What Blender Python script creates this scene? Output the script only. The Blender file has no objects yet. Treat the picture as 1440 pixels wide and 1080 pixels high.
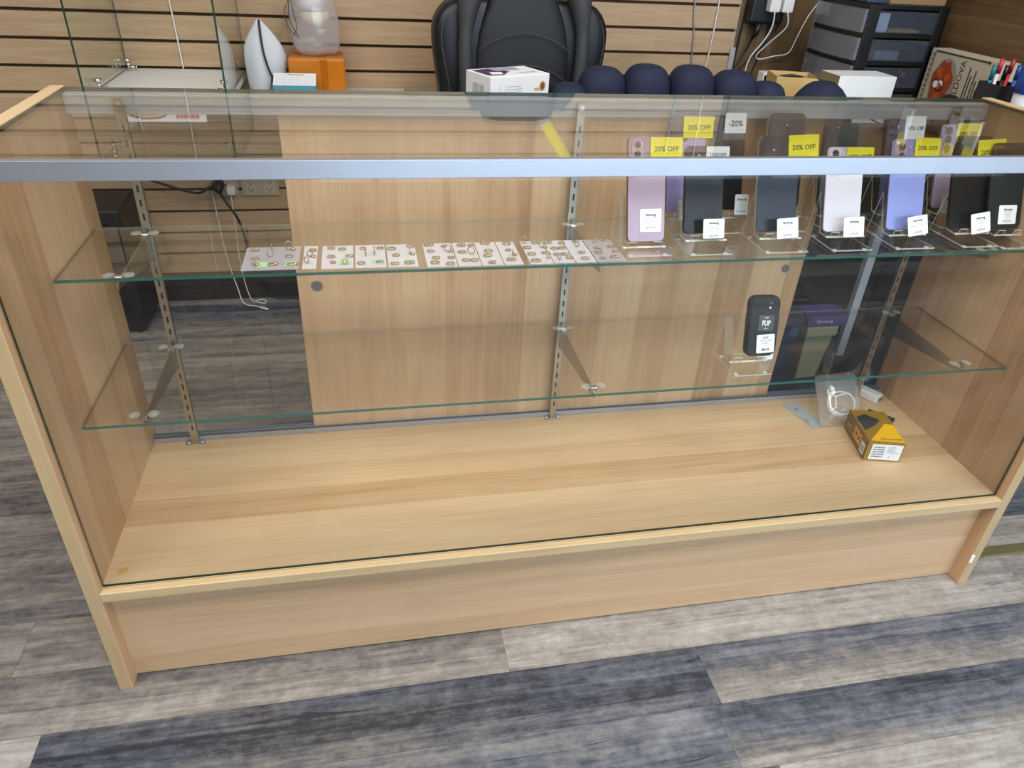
import bpy, bmesh, math, random
from mathutils import Vector, Matrix
random.seed(7)
S = bpy.context.scene
COL = S.collection
PI = math.pi

# ------------------------------------------------------------------ colours and materials
def lin(c):
    return c / 12.92 if c <= .04045 else ((c + .055) / 1.055) ** 2.4
def hexc(h):
    return tuple(lin(int(h[i:i + 2], 16) / 255) for i in (0, 2, 4)) + (1.0,)

class NT:
    def __init__(s, name):
        s.m = bpy.data.materials.new(name); s.m.use_nodes = True
        s.t = s.m.node_tree; s.t.nodes.clear()
        s.out = s.n('ShaderNodeOutputMaterial')
    def n(s, typ, **kw):
        nd = s.t.nodes.new(typ)
        for k, v in kw.items(): setattr(nd, k, v)
        return nd
    def l(s, a, b): s.t.links.new(a, b)
    def put(s, v, sock):
        if hasattr(v, 'node'): s.l(v, sock)
        else: sock.default_value = v
    def math(s, op, a, b=0.0, c=0.0):
        nd = s.n('ShaderNodeMath', operation=op)
        s.put(a, nd.inputs[0]); s.put(b, nd.inputs[1]); s.put(c, nd.inputs[2])
        return nd.outputs[0]
    def comb(s, x, y, z):
        nd = s.n('ShaderNodeCombineXYZ')
        for v, k in zip((x, y, z), nd.inputs): s.put(v, k)
        return nd.outputs[0]
    def noise(s, vec, scale=1.0, detail=4.0, rough=.55, dist=0.0):
        nd = s.n('ShaderNodeTexNoise'); s.l(vec, nd.inputs['Vector'])
        nd.inputs['Scale'].default_value = scale; nd.inputs['Detail'].default_value = detail
        nd.inputs['Roughness'].default_value = rough; nd.inputs['Distortion'].default_value = dist
        return nd.outputs[0]
    def ramp(s, fac, stops):
        nd = s.n('ShaderNodeValToRGB'); s.l(fac, nd.inputs[0]); e = nd.color_ramp.elements
        while len(e) < len(stops): e.new(.5)
        for k, (p, c) in enumerate(stops):
            e[k].position = p; e[k].color = hexc(c) if isinstance(c, str) else c
        return nd.outputs[0]
    def principled(s, col, rough=.5, metal=0.0, spec=.5, coat=0.0):
        b = s.n('ShaderNodeBsdfPrincipled')
        s.put(col, b.inputs['Base Color']); s.put(rough, b.inputs['Roughness'])
        b.inputs['Metallic'].default_value = metal; b.inputs['Specular IOR Level'].default_value = spec
        b.inputs['Coat Weight'].default_value = coat; b.inputs['Coat Roughness'].default_value = .08
        return b
    def fin(s, b):
        s.l(b.outputs[0], s.out.inputs[0]); return s.m
    def xyz(s):
        tc = s.n('ShaderNodeTexCoord'); sp = s.n('ShaderNodeSeparateXYZ')
        s.l(tc.outputs['Object'], sp.inputs[0]); return sp.outputs

def plain(name, h, rough=.5, metal=0.0, spec=.5, coat=0.0, vary=.06):
    """a plain colour with a faint procedural unevenness"""
    k = NT(name); x, y, z = k.xyz()
    f = k.noise(k.comb(x, y, z), 22.0, 3.0)
    mx = k.n('ShaderNodeHueSaturation'); mx.inputs['Color'].default_value = hexc(h)
    k.l(k.math('MULTIPLY_ADD', f, vary * 2, 1 - vary), mx.inputs['Value'])
    return k.fin(k.principled(mx.outputs[0], rough, metal, spec, coat))

def wood(name, stops, g, a, strip=.085, rough=.38, seed=0.0, kt=.5, fine=.30):
    k = NT(name); ax = dict(zip('xyz', k.xyz())); n = [c for c in 'xyz' if c not in (g, a)][0]
    G, A, N = ax[g], ax[a], ax[n]
    wob = k.noise(k.comb(k.math('MULTIPLY', G, .8), k.math('MULTIPLY', A, 3.0), N), 1.0, 2.0)
    pos = k.math('ADD', k.math('DIVIDE', A, strip), k.math('MULTIPLY_ADD', wob, .35, seed))
    wn = k.n('ShaderNodeTexWhiteNoise', noise_dimensions='1D'); k.l(k.math('FLOOR', pos), wn.inputs['W'])
    n1 = k.noise(k.comb(k.math('MULTIPLY', G, 3.5), k.math('MULTIPLY', A, 120.0), k.math('MULTIPLY', N, 120.0)), 1.0, 6.0, .7)
    n2 = k.noise(k.comb(k.math('MULTIPLY', G, 1.3), k.math('MULTIPLY', A, 13.0), k.math('MULTIPLY', N, 13.0)), 1.0, 4.0, .6, 1.2)
    n3 = k.noise(k.comb(k.math('MULTIPLY', G, 14.0), k.math('MULTIPLY', A, 9.0), N), 1.0, 3.0)
    f = k.math('MULTIPLY', wn.outputs[0], kt)
    f = k.math('MULTIPLY_ADD', n2, .85, f); f = k.math('MULTIPLY_ADD', n1, fine * 2.6, f)
    f = k.math('MULTIPLY_ADD', n3, .16, f)
    f = k.math('SUBTRACT', f, .5 * kt + .25 + fine * .72)
    c = k.ramp(f, [(i / (len(stops) - 1), s) for i, s in enumerate(stops)])
    return k.fin(k.principled(c, rough, 0, .4))

def thin_glass(name, tint, f0=.028, rough=0.0, haze=0.0, hazecol='ffffff'):
    """a clear sheet: transmits straight, mirrors more at a slant, on both faces"""
    k = NT(name)
    lw = k.n('ShaderNodeLayerWeight'); lw.inputs['Blend'].default_value = .5
    p = k.math('POWER', lw.outputs['Facing'], 5.0)
    f = k.math('MULTIPLY_ADD', p, 1 - f0, f0)
    tr = k.n('ShaderNodeBsdfTransparent'); tr.inputs[0].default_value = tint
    gl = k.n('ShaderNodeBsdfGlossy'); gl.inputs['Roughness'].default_value = rough; gl.inputs[0].default_value = (1, 1, 1, 1)
    last = tr
    if haze:
        df = k.n('ShaderNodeBsdfDiffuse'); df.inputs[0].default_value = hexc(hazecol)
        m0 = k.n('ShaderNodeMixShader'); m0.inputs[0].default_value = haze
        k.l(tr.outputs[0], m0.inputs[1]); k.l(df.outputs[0], m0.inputs[2]); last = m0
    mx = k.n('ShaderNodeMixShader'); k.l(f, mx.inputs[0]); k.l(last.outputs[0], mx.inputs[1]); k.l(gl.outputs[0], mx.inputs[2])
    return k.fin(mx)

MAPLE = ['a98560', 'c09b75', 'cdab86', 'd6b997']
M = {}
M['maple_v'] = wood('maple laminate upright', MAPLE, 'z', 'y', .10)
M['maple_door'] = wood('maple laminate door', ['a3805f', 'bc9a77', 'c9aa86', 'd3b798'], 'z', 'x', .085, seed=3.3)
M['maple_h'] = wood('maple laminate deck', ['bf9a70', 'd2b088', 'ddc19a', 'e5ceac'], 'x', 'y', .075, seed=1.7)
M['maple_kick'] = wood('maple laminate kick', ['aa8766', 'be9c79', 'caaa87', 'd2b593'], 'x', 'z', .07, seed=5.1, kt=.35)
M['maple_edge'] = wood('maple edge band', ['a38663', 'b39872', 'bea47e', 'c7b08b'], 'z', 'y', .05, seed=2.2, kt=.15)
M['maple_edge_x'] = wood('maple edge band lengthwise', ['a88c66', 'bba17a', 'c6ae87', 'cfba96'], 'x', 'y', .05, seed=2.9, kt=.15)
M['maple_edge_y'] = wood('maple edge band crosswise', ['b0946e', 'c0a780', 'cab28c', 'd3bd99'], 'y', 'x', .05, seed=2.9, kt=.15)
M['brown_v'] = wood('brown oak upright grain', ['4c3a26', '67523a', '79634a', '8a7458'], 'z', 'x', .06, seed=.6, fine=.4)
M['brown_h'] = wood('brown oak level grain', ['46341f', '5e4830', '6e573c', '7d664a'], 'y', 'z', .07, seed=.9, fine=.4)
M['brown_dark'] = wood('dark brown desk panel', ['241c12', '30261a', '3a2f21', '453928'], 'x', 'z', .07, seed=.4)
M['desk_top'] = wood('brown desk top', ['4a3a28', '63503a', '745f47', '846e54'], 'x', 'y', .07, seed=.3)
M['steel'] = plain('brushed zinc steel', 'b9b4a8', .30, 1.0)
M['steel_dark'] = plain('slot shadow steel', '1d1c1a', .6, .2)
M['chrome'] = plain('chrome', 'd5d7d8', .12, 1.0)
M['alu'] = plain('anodised aluminium', 'b9bfcb', .38, .85)
M['alu_dull'] = plain('dull aluminium', 'b4b7ba', .5, .35)
M['alu_bright'] = plain('pale aluminium', 'd6d9d8', .45, .25)
M['black'] = plain('black plastic', '141416', .45)
M['black_gloss'] = plain('black gloss', '0c0d10', .12, 0, .6)
M['soft_black'] = plain('matt black rubber', '1d1c1b', .7)
M['white'] = plain('white plastic', 'e8e9ea', .4)
M['paper'] = plain('white paper', 'eceff3', .7, vary=.02)
M['ink'] = plain('black ink', '20242a', .8)
M['ink_grey'] = plain('grey ink', '8d98a3', .8)
M['yellow_paper'] = plain('yellow tag paper', 'efe51c', .7, vary=.03)
M['wall_paint'] = plain('grey beige wall paint', '8f8a80', .85)
M['ceil_paint'] = plain('white ceiling paint', 'e6e5e1', .9)
M['glass'] = thin_glass('clear sheet glass', (.962, .966, .957, 1))
M['glass_tint'] = thin_glass('clear box glass', (.93, .95, .93, 1))
M['acrylic'] = thin_glass('clear acrylic', (.975, .98, .97, 1), .012)
M['film'] = thin_glass('clear plastic film', (.93, .94, .95, 1), .07, .12, .10)
M['frost'] = thin_glass('frosted drawer plastic', (.62, .66, .72, 1), .05, .2, .22, 'aab2bf')
M['win_glass'] = thin_glass('shop window glass', (.97, .98, .99, 1))
def edge_mat(name, col, mixv, rough=.15):
    k = NT(name); b = k.principled(hexc(col), rough, 0, .6)
    tr = k.n('ShaderNodeBsdfTransparent'); mx = k.n('ShaderNodeMixShader'); mx.inputs[0].default_value = mixv
    k.l(tr.outputs[0], mx.inputs[1]); k.l(b.outputs[0], mx.inputs[2]); return k.fin(mx)
M['glass_edge'] = edge_mat('green glass edge', '27665a', .92)
M['glass_edge_dark'] = edge_mat('dark green glass edge', '173a30', .95)
M['acrylic_edge'] = edge_mat('bright acrylic edge', 'eef0ea', .50)
M['pad_clear'] = edge_mat('clear rubber pad', 'dfe6e2', .34, .05)
M['glass_edge_faint'] = edge_mat('polished glass edge', '8fa39a', .30)
M['glass_edge_side'] = edge_mat('side glass edge', '35463d', .45)

# ------------------------------------------------------------------ mesh builder
def rrect(w, h, r, n=5):
    r = min(r, w / 2 - 1e-5, h / 2 - 1e-5); P = []
    for cx, cy, a0 in ((w / 2 - r, h / 2 - r, 0), (-w / 2 + r, h / 2 - r, PI / 2), (-w / 2 + r, -h / 2 + r, PI), (w / 2 - r, -h / 2 + r, 1.5 * PI)):
        for i in range(n + 1):
            a = a0 + PI / 2 * i / n; P.append((cx + r * math.cos(a), cy + r * math.sin(a)))
    return P

TXT = {}
def text_geo(s, bold):
    k = (s, bold)
    if k not in TXT:
        cu = bpy.data.curves.new('lettering', 'FONT'); cu.body = s; cu.size = 1; cu.resolution_u = 2
        cu.align_x = 'CENTER'; cu.align_y = 'CENTER'; cu.offset = .028 if bold else 0.0
        o = bpy.data.objects.new('lettering', cu); COL.objects.link(o)
        bpy.context.view_layer.update()
        me = bpy.data.meshes.new_from_object(o.evaluated_get(bpy.context.evaluated_depsgraph_get()))
        TXT[k] = ([tuple(v.co) for v in me.vertices], [tuple(p.vertices) for p in me.polygons])
        bpy.data.objects.remove(o); bpy.data.curves.remove(cu); bpy.data.meshes.remove(me)
    return TXT[k]

class MB:
    def __init__(s): s.bm = bmesh.new()
    def face(s, vs, mi=0, smooth=False):
        try:
            f = s.bm.faces.new(vs); f.material_index = mi; f.smooth = smooth; return f
        except ValueError: return None
    def box(s, x0, y0, z0, x1, y1, z1, mi=0, T=None):
        c = [Vector(p) for p in ((x0, y0, z0), (x1, y0, z0), (x1, y1, z0), (x0, y1, z0), (x0, y0, z1), (x1, y0, z1), (x1, y1, z1), (x0, y1, z1))]
        if T: c = [T @ p for p in c]
        v = [s.bm.verts.new(p) for p in c]
        mi = mi if isinstance(mi, (list, tuple)) else [mi] * 6
        for q, m in zip(((0, 3, 2, 1), (4, 5, 6, 7), (0, 1, 5, 4), (1, 2, 6, 5), (2, 3, 7, 6), (3, 0, 4, 7)), mi):   # bottom top front right back left
            s.face([v[i] for i in q], m)
        return s
    def prism(s, pts, a, b, ax='y', mi=0, side=None, T=None, smooth=False):
        """a closed 2-D outline swept from a to b along an axis"""
        def m(p, t): return {'y': (p[0], t, p[1]), 'x': (t, p[0], p[1]), 'z': (p[0], p[1], t)}[ax]
        P = [[Vector(m(p, t)) for p in pts] for t in (a, b)]
        if T: P = [[T @ p for p in r] for r in P]
        V = [[s.bm.verts.new(p) for p in r] for r in P]; n = len(pts)
        s.face(V[0], mi); s.face(V[1][::-1], mi)
        for i in range(n): s.face([V[0][i], V[1][i], V[1][(i + 1) % n], V[0][(i + 1) % n]], mi if side is None else side, smooth)
        return s
    def loft(s, rings, mi=0, cap=True, smooth=True):
        V = [[s.bm.verts.new(p) for p in r] for r in rings]; n = len(rings[0])
        for a, b in zip(V, V[1:]):
            for i in range(n): s.face([a[i], a[(i + 1) % n], b[(i + 1) % n], b[i]], mi, smooth)
        if cap: s.face(V[0][::-1], mi); s.face(V[-1], mi)
        return s
    def tube(s, pts, r, n=8, mi=0, cap=True):
        pts = [Vector(p) for p in pts]; rings = []; up = Vector((0, 0, 1))
        for i, p in enumerate(pts):
            d = (pts[min(i + 1, len(pts) - 1)] - pts[max(i - 1, 0)]).normalized()
            u = d.cross(up)
            if u.length < .05: u = d.cross(Vector((0, 1, 0)))
            u.normalize(); w = d.cross(u); rr = r[i] if isinstance(r, (list, tuple)) else r
            rings.append([p + (u * math.cos(2 * PI * k / n) + w * math.sin(2 * PI * k / n)) * rr for k in range(n)])
        return s.loft(rings, mi, cap)
    def cyl(s, p, q, r, n=16, mi=0): return s.tube([p, q], r, n, mi)
    def lathe(s, prof, c, n=20, mi=0):
        return s.loft([[Vector((c[0] + r * math.cos(2 * PI * k / n), c[1] + r * math.sin(2 * PI * k / n), c[2] + z)) for k in range(n)] for r, z in prof], mi)
    def text(s, t, size, x, z, y, mi=1, bold=False, T=None, sx=1.0, rot=0.0):
        V, F = text_geo(t, bold); c, q = math.cos(rot), math.sin(rot)
        vs = []
        for a in V:
            u, v = a[0] * size * sx, a[1] * size
            p = Vector((x + u * c - v * q, y, z + u * q + v * c)); vs.append(s.bm.verts.new(T @ p if T else p))
        for f in F: s.face([vs[i] for i in f], mi)
        return s
    def build(s, name, mats, parent=None, bevel=0.0, seg=2, sub=0, angle=35):
        bmesh.ops.recalc_face_normals(s.bm, faces=s.bm.faces)
        me = bpy.data.meshes.new(name); s.bm.to_mesh(me); s.bm.free()
        for m in (mats if isinstance(mats, (list, tuple)) else [mats]): me.materials.append(M[m] if isinstance(m, str) else m)
        o = bpy.data.objects.new(name, me); COL.objects.link(o)
        if parent is not None: o.parent = parent
        if bevel:
            b = o.modifiers.new('bevel', 'BEVEL'); b.width = bevel; b.segments = seg; b.limit_method = 'ANGLE'; b.angle_limit = math.radians(40)
        if sub:
            b = o.modifiers.new('subdivision', 'SUBSURF'); b.levels = sub; b.render_levels = sub
            for p in me.polygons: p.use_smooth = True
        return o

def spline(P, n=6):
    P = [Vector(p) for p in P]; Q = [P[0]] + P + [P[-1]]; out = []
    for i in range(1, len(Q) - 2):
        a, b, c, d = Q[i - 1:i + 3]
        for k in range(n):
            t = k / n
            out.append(.5 * ((2 * b) + (c - a) * t + (2 * a - 5 * b + 4 * c - d) * t * t + (3 * b - a - 3 * c + d) * t ** 3))
    return out + [P[-1]]

def tag(o, label, cat, group=None):
    o['label'] = label; o['category'] = cat
    if group: o['group'] = group
    return o
def thing(name, label, cat, loc=(0, 0, 0), rot=(0, 0, 0), group=None):
    o = bpy.data.objects.new(name, None); COL.objects.link(o); o.empty_display_size = .05
    o.location = loc; o.rotation_euler = rot
    return tag(o, label, cat, group)
def struct(o): o['kind'] = 'structure'; return o
def plabel(o, t): o['label'] = t; return o

# ------------------------------------------------------------------ room
XL, XR, YF, YB, ZC = -2.5, 4.0, -2.3, 1.66, 2.7
XP = 2.29                                   # partition wall beside the desk
# floor of single planks, each with its own tone
def make_floor():
    bm = bmesh.new(); tl = bm.faces.layers.float.new('tone'); sl = bm.faces.layers.float.new('seed'); gl = bm.faces.layers.float.new('grad')
    grads = {(-1, 1): .28, (-2, 1): .26, (0, 1): -.06, (-2, 0): -.05, (0, 0): .04, (-1, 0): .0}
    W, L0 = .128, 1.2
    known = {(-1, 0): .16, (-1, 1): .405, (-1, -1): .66, (0, 0): .46, (0, 1): .70, (-2, 0): .22, (-2, 1): .38, (-2, -1): .62, (-3, 1): .66, (-3, 0): .3, (0, -1): .45,
             (1, 0): .5, (2, 0): .4, (1, 1): .72, (2, 1): .6, (3, 0): .28, (4, 0): .36, (1, -1): .50, (2, -1): .56, (3, -1): .44, (4, -1): .48, (5, -1): .42, (6, -1): .5, (7, -1): .45, (8, -1): .5, (5, 0): .42, (6, 0): .5, (7, 0): .44, (8, 0): .42, (9, 0): .46, (10, 0): .42, (11, 0): .45}
    joint = {-1: -.109, 0: -.49, -2: -.126, -3: -.06, 1: -.2}
    rnd = random.Random(11)
    r0, r1 = math.floor((YF + .07) / W) - 1, math.ceil((YB + .1 + .07) / W)
    for r in range(r0, r1):
        y0, y1 = -.07 + W * r, -.07 + W * (r + 1); j = joint.get(r, rnd.uniform(-.6, .6))
        for c in range(-3, 5):
            x0, x1 = max(j + L0 * c, XL - .1), min(j + L0 * (c + 1), XR + .1)
            if x1 <= x0: continue
            g = .00025
            f = bm.faces.new([bm.verts.new(p) for p in ((x0 + g, y0 + g, 0), (x1 - g, y0 + g, 0), (x1 - g, y1 - g, 0), (x0 + g, y1 - g, 0))])
            f[tl] = known.get((r, c), rnd.choice((.2, .32, .4, .5, .6, .74))); f[sl] = rnd.random() * 40; f[gl] = grads.get((r, c), rnd.choice((-.05, 0, 0, .06)))
    f = bm.faces.new([bm.verts.new(p) for p in ((XL - .2, YF - .2, -.002), (XR + .2, YF - .2, -.002), (XR + .2, YB + .2, -.002), (XL - .2, YB + .2, -.002))]); f[tl] = -.3
    me = bpy.data.meshes.new('floor'); bm.to_mesh(me); bm.free()
    k = NT('grey weathered plank floor'); x, y, z = k.xyz()
    at = k.n('ShaderNodeAttribute', attribute_name='tone'); as_ = k.n('ShaderNodeAttribute', attribute_name='seed')
    t, sd = at.outputs['Fac'], as_.outputs['Fac']; ag = k.n('ShaderNodeAttribute', attribute_name='grad')
    vv = k.math('FRACT', k.math('DIVIDE', k.math('ADD', y, .07 + .128 * 40), .128)); gv = k.math('MULTIPLY', ag.outputs['Fac'], k.math('SUBTRACT', .5, vv))
    n1 = k.noise(k.comb(k.math('MULTIPLY_ADD', x, 5.0, sd), k.math('MULTIPLY', y, 95.0), sd), 1.0, 8.0, .75, .3)
    n2 = k.noise(k.comb(k.math('MULTIPLY_ADD', x, 2.2, sd), k.math('MULTIPLY', y, 14.0), sd), 1.0, 5.0, .6, 1.5)
    n3 = k.noise(k.comb(k.math('MULTIPLY_ADD', x, 22.0, sd), k.math('MULTIPLY', y, 30.0), sd), 1.0, 5.0, .65)
    n5 = k.noise(k.comb(k.math('MULTIPLY_ADD', x, 60.0, sd), k.math('MULTIPLY', y, 75.0), sd), 1.0, 6.0, .75)
    n4 = k.noise(k.comb(k.math('MULTIPLY_ADD', x, 3.0, sd), k.math('MULTIPLY', y, 34.0), k.math('ADD', sd, 7.0)), 1.0, 6.0, .6, 2.0)
    wb = k.noise(k.comb(k.math('MULTIPLY_ADD', x, .5, sd), k.math('MULTIPLY', y, 3.0), sd), 1.0, 2.0)
    sw = k.n('ShaderNodeTexWhiteNoise', noise_dimensions='2D'); k.l(k.comb(k.math('FLOOR', k.math('MULTIPLY_ADD', y, 21.0, k.math('MULTIPLY_ADD', wb, 1.2, sd))), k.math('FLOOR', sd), 0.0), sw.inputs['Vector'])
    f = k.math('MULTIPLY_ADD', t, .62, -.18); f = k.math('MULTIPLY_ADD', k.math('SUBTRACT', sw.outputs[0], .5), .16, f); f = k.math('ADD', f, gv); f = k.math('MULTIPLY_ADD', n1, .75, f); f = k.math('MULTIPLY_ADD', n2, .36, f); f = k.math('MULTIPLY_ADD', n3, .46, f)
    f = k.math('MULTIPLY_ADD', n5, .40, f); f = k.math('SUBTRACT', f, .76)
    crack = k.ramp(n4, [(.30, (1, 1, 1, 1)), (.37, (0, 0, 0, 1))])
    f = k.math('SUBTRACT', f, k.math('MULTIPLY', crack, .22))
    c = k.ramp(f, [(0, '2e2e31'), (.18, '59585a'), (.38, '817b75'), (.58, '9f9b96'), (.8, 'b7b3ad'), (1, 'c9c5bf')])
    blue = k.noise(k.comb(k.math('MULTIPLY_ADD', x, 1.2, sd), k.math('MULTIPLY', y, 6.0), sd), 1.0, 3.0)
    hs = k.n('ShaderNodeMix', data_type='RGBA', blend_type='MULTIPLY'); k.l(k.math('MULTIPLY', k.ramp(k.math('MULTIPLY_ADD', gv, -1.6, blue), [(.35, (0, 0, 0, 1)), (.55, (1, 1, 1, 1))]), k.math('LESS_THAN', t, .41)), hs.inputs[0])
    k.l(c, hs.inputs[6]); hs.inputs[7].default_value = (.80, .90, 1.08, 1)
    b = k.principled(hs.outputs[2], .48, 0, .4)
    bp = k.n('ShaderNodeBump'); bp.inputs['Strength'].default_value = .25; bp.inputs['Distance'].default_value = .002
    k.l(n1, bp.inputs['Height']); k.l(bp.outputs[0], b.inputs['Normal'])
    me.materials.append(k.fin(b))
    o = bpy.data.objects.new('floor', me); COL.objects.link(o); return struct(o)
make_floor()
struct(MB().box(XL - .1, YF - .1, ZC, XR + .1, YB + .1, ZC + .05).build('ceiling', 'ceil_paint'))
# slat wall: boards with grooves between them
k = NT('slat wall maple'); x, y, z = k.xyz()
row = k.math('FLOOR', k.math('DIVIDE', k.math('SUBTRACT', z, .937), .0762))
colm = k.math('FLOOR', k.math('DIVIDE', k.math('ADD', x, .95 + 1.22), 1.22))
wn = k.n('ShaderNodeTexWhiteNoise', noise_dimensions='2D'); k.l(k.comb(row, colm, 0.0), wn.inputs['Vector'])
sh = k.math('MULTIPLY', wn.outputs[0], 9.0)
n1 = k.noise(k.comb(k.math('MULTIPLY_ADD', x, 3.0, sh), sh, k.math('MULTIPLY', z, 42.0)), 1.0, 5.0, .6, 1.6)
n2 = k.noise(k.comb(k.math('MULTIPLY_ADD', x, 6.0, sh), sh, k.math('MULTIPLY', z, 170.0)), 1.0, 4.0, .6, .3)
f = k.math('MULTIPLY_ADD', n1, .8, k.math('MULTIPLY', n2, .35)); f = k.math('MULTIPLY_ADD', wn.outputs[0], .14, f); f = k.math('SUBTRACT', f, .2)
M['slat'] = k.fin(k.principled(k.ramp(f, [(0, '9d8160'), (.35, 'b39777'), (.6, 'c0a585'), (1, 'cdb798')]), .5, 0, .35))
M['groove'] = plain('groove brown', '4b3826', .8)
mb = MB(); XS = 1.785
zz = .937 - .0762 * 11
while zz < ZC:
    mb.box(XL, YB - .012, max(zz + .0045, .1), XS, YB, min(zz + .0762 - .0045, ZC - .001), 0); zz += .0762
mb.box(XL, YB, 0, XS, YB + .02, ZC - .001, 1)
struct(mb.build('wall_back', ['slat', 'groove'], bevel=.0012, seg=1))
struct(MB().box(XS + .006, YB - .010, 0, XP + .02, YB + .02, ZC - .001).build('wall_corner', 'brown_v'))
struct(MB().box(XS - .012, YB - .02, .1, XS + .006, YB - .0125, .885).build('trim_edge', 'alu_dull'))
struct(MB().box(XP, .55, 0, XP + .06, YB - .012, ZC - .001).build('wall_right', 'brown_h'))
struct(MB().box(XL - .05, YF, 0, XL, YB, ZC - .001).build('wall_left', 'wall_paint'))
struct(MB().box(XR, YF, 0, XR + .05, YB, ZC - .001).build('wall_far_right', 'wall_paint'))
struct(MB().box(XP + .061, YB - .02, 0, XR, YB + .03, ZC - .001).build('wall_rear', 'wall_paint'))
struct(MB().box(XL, YB - .025, .0005, XS, YB - .0125, .10).build('baseboard_back', plain('dark vinyl base', '2a2625', .5)))
WX0, WX1, WZ0, WZ1 = .25, 3.85, .185, 2.30
mb = MB(); mb.box(XL, YF - .08, 0, WX0, YF, ZC - .001); mb.box(WX1, YF - .08, 0, XR, YF, ZC - .001)
mb.box(WX0, YF - .08, 0, WX1, YF, WZ0); mb.box(WX0, YF - .08, WZ1, WX1, YF, ZC - .001)
struct(mb.build('wall_front', 'wall_paint'))
# shop window behind the photographer
mb = MB(); e = .02
for xm in (WX0 + e, .54, 1.03, 1.75, 2.45, 3.15, WX1 - e): mb.box(xm - e, YF - .06, WZ0, xm + e, YF - .015, WZ1)
mb.box(WX0, YF - .06, WZ0, WX1, YF - .015, WZ0 + .02); mb.box(WX0, YF - .06, WZ1 - .04, WX1, YF - .015, WZ1)
w = struct(mb.build('window_1', 'alu_dull'))
g = MB().box(WX0 + .01, YF - .042, WZ0 + .01, WX1 - .01, YF - .036, WZ1 - .01).build('pane', 'win_glass', w)
struct(MB().box(-4, -9, -.06, 9, YF - .1, -.03).build('pavement', plain('concrete pavement', 'e2e0dc', .9)))
struct(MB().box(1.80, .062, .0003, XR - .01, .092, .006).build('trim_1', plain('brass floor strip', '8b8260', .4, .6), bevel=.003))

# ------------------------------------------------------------------ display case
L, D, H, T_ = 1.778, .445, .958, .0226
ZD, ZU, ZL = .249, .731, .5017
case = thing('display_case', 'long maple display case with glass top, glass front and two glass shelves', 'display case')
for x0 in (0, L - T_):
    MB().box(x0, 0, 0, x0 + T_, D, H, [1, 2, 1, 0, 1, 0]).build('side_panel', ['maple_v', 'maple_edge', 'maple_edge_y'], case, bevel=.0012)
# deck with one small dried yellow stain
k = NT('maple deck with stain'); xx, yy, zz_ = k.xyz()
M['maple_h'].node_tree  # laminate below is the same recipe with the stain mixed in
def deck_mat():
    m = M['maple_h'].copy(); t = m.node_tree; b = [n for n in t.nodes if n.type == 'BSDF_PRINCIPLED'][0]
    src = b.inputs['Base Color'].links[0].from_socket
    tc = t.nodes.new('ShaderNodeTexCoord'); vm = t.nodes.new('ShaderNodeVectorMath'); vm.operation = 'DISTANCE'; vm.inputs[1].default_value = (.047, .050, ZD)
    t.links.new(tc.outputs['Object'], vm.inputs[0])
    no = t.nodes.new('ShaderNodeTexNoise'); no.inputs['Scale'].default_value = 170; t.links.new(tc.outputs['Object'], no.inputs['Vector'])
    ma = t.nodes.new('ShaderNodeMath'); ma.operation = 'MULTIPLY_ADD'; ma.inputs[1].default_value = .018; t.links.new(no.outputs[0], ma.inputs[0]); t.links.new(vm.outputs['Value'], ma.inputs[2])
    lt = t.nodes.new('ShaderNodeMath'); lt.operation = 'LESS_THAN'; lt.inputs[1].default_value = .0175; t.links.new(ma.outputs[0], lt.inputs[0])
    sc = t.nodes.new('ShaderNodeMath'); sc.operation = 'MULTIPLY'; sc.inputs[1].default_value = .7; t.links.new(lt.outputs[0], sc.inputs[0])
    mx = t.nodes.new('ShaderNodeMix'); mx.data_type = 'RGBA'; t.links.new(sc.outputs[0], mx.inputs[0]); t.links.new(src, mx.inputs[6]); mx.inputs[7].default_value = hexc('d9a93c')
    t.links.new(mx.outputs[2], b.inputs['Base Color']); return m
bpy.data.materials.remove(k.m)
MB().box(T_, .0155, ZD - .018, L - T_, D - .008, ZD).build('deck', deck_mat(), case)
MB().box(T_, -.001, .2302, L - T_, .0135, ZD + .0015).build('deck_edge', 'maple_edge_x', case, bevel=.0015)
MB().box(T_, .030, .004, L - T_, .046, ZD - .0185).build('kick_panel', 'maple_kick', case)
MB().box(T_ + .002, .0165, ZD + .0005, L - T_ - .002, .0215, H - .024, [1, 1, 0, 1, 0, 1]).build('front_glass', ['glass', 'glass_edge_dark'], case)
MB().box(T_ + .001, .012, H - .0075, L - T_ - .001, D - .006, H - .0015, [0, 0, 1, 1, 1, 1]).build('top_glass', ['glass', 'glass_edge_dark'], case)
# front rail: an aluminium angle that holds both sheets
mb = MB(); mb.prism([(0, H - .0235), (.0035, H - .0235), (.0035, H - .009), (.011, H - .009), (.011, H + .0005), (.0, H + .0005)], T_ + .0005 - T_, L - .0005, 'x')
mb.build('front_rail', 'alu', case, bevel=.0008)
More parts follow.
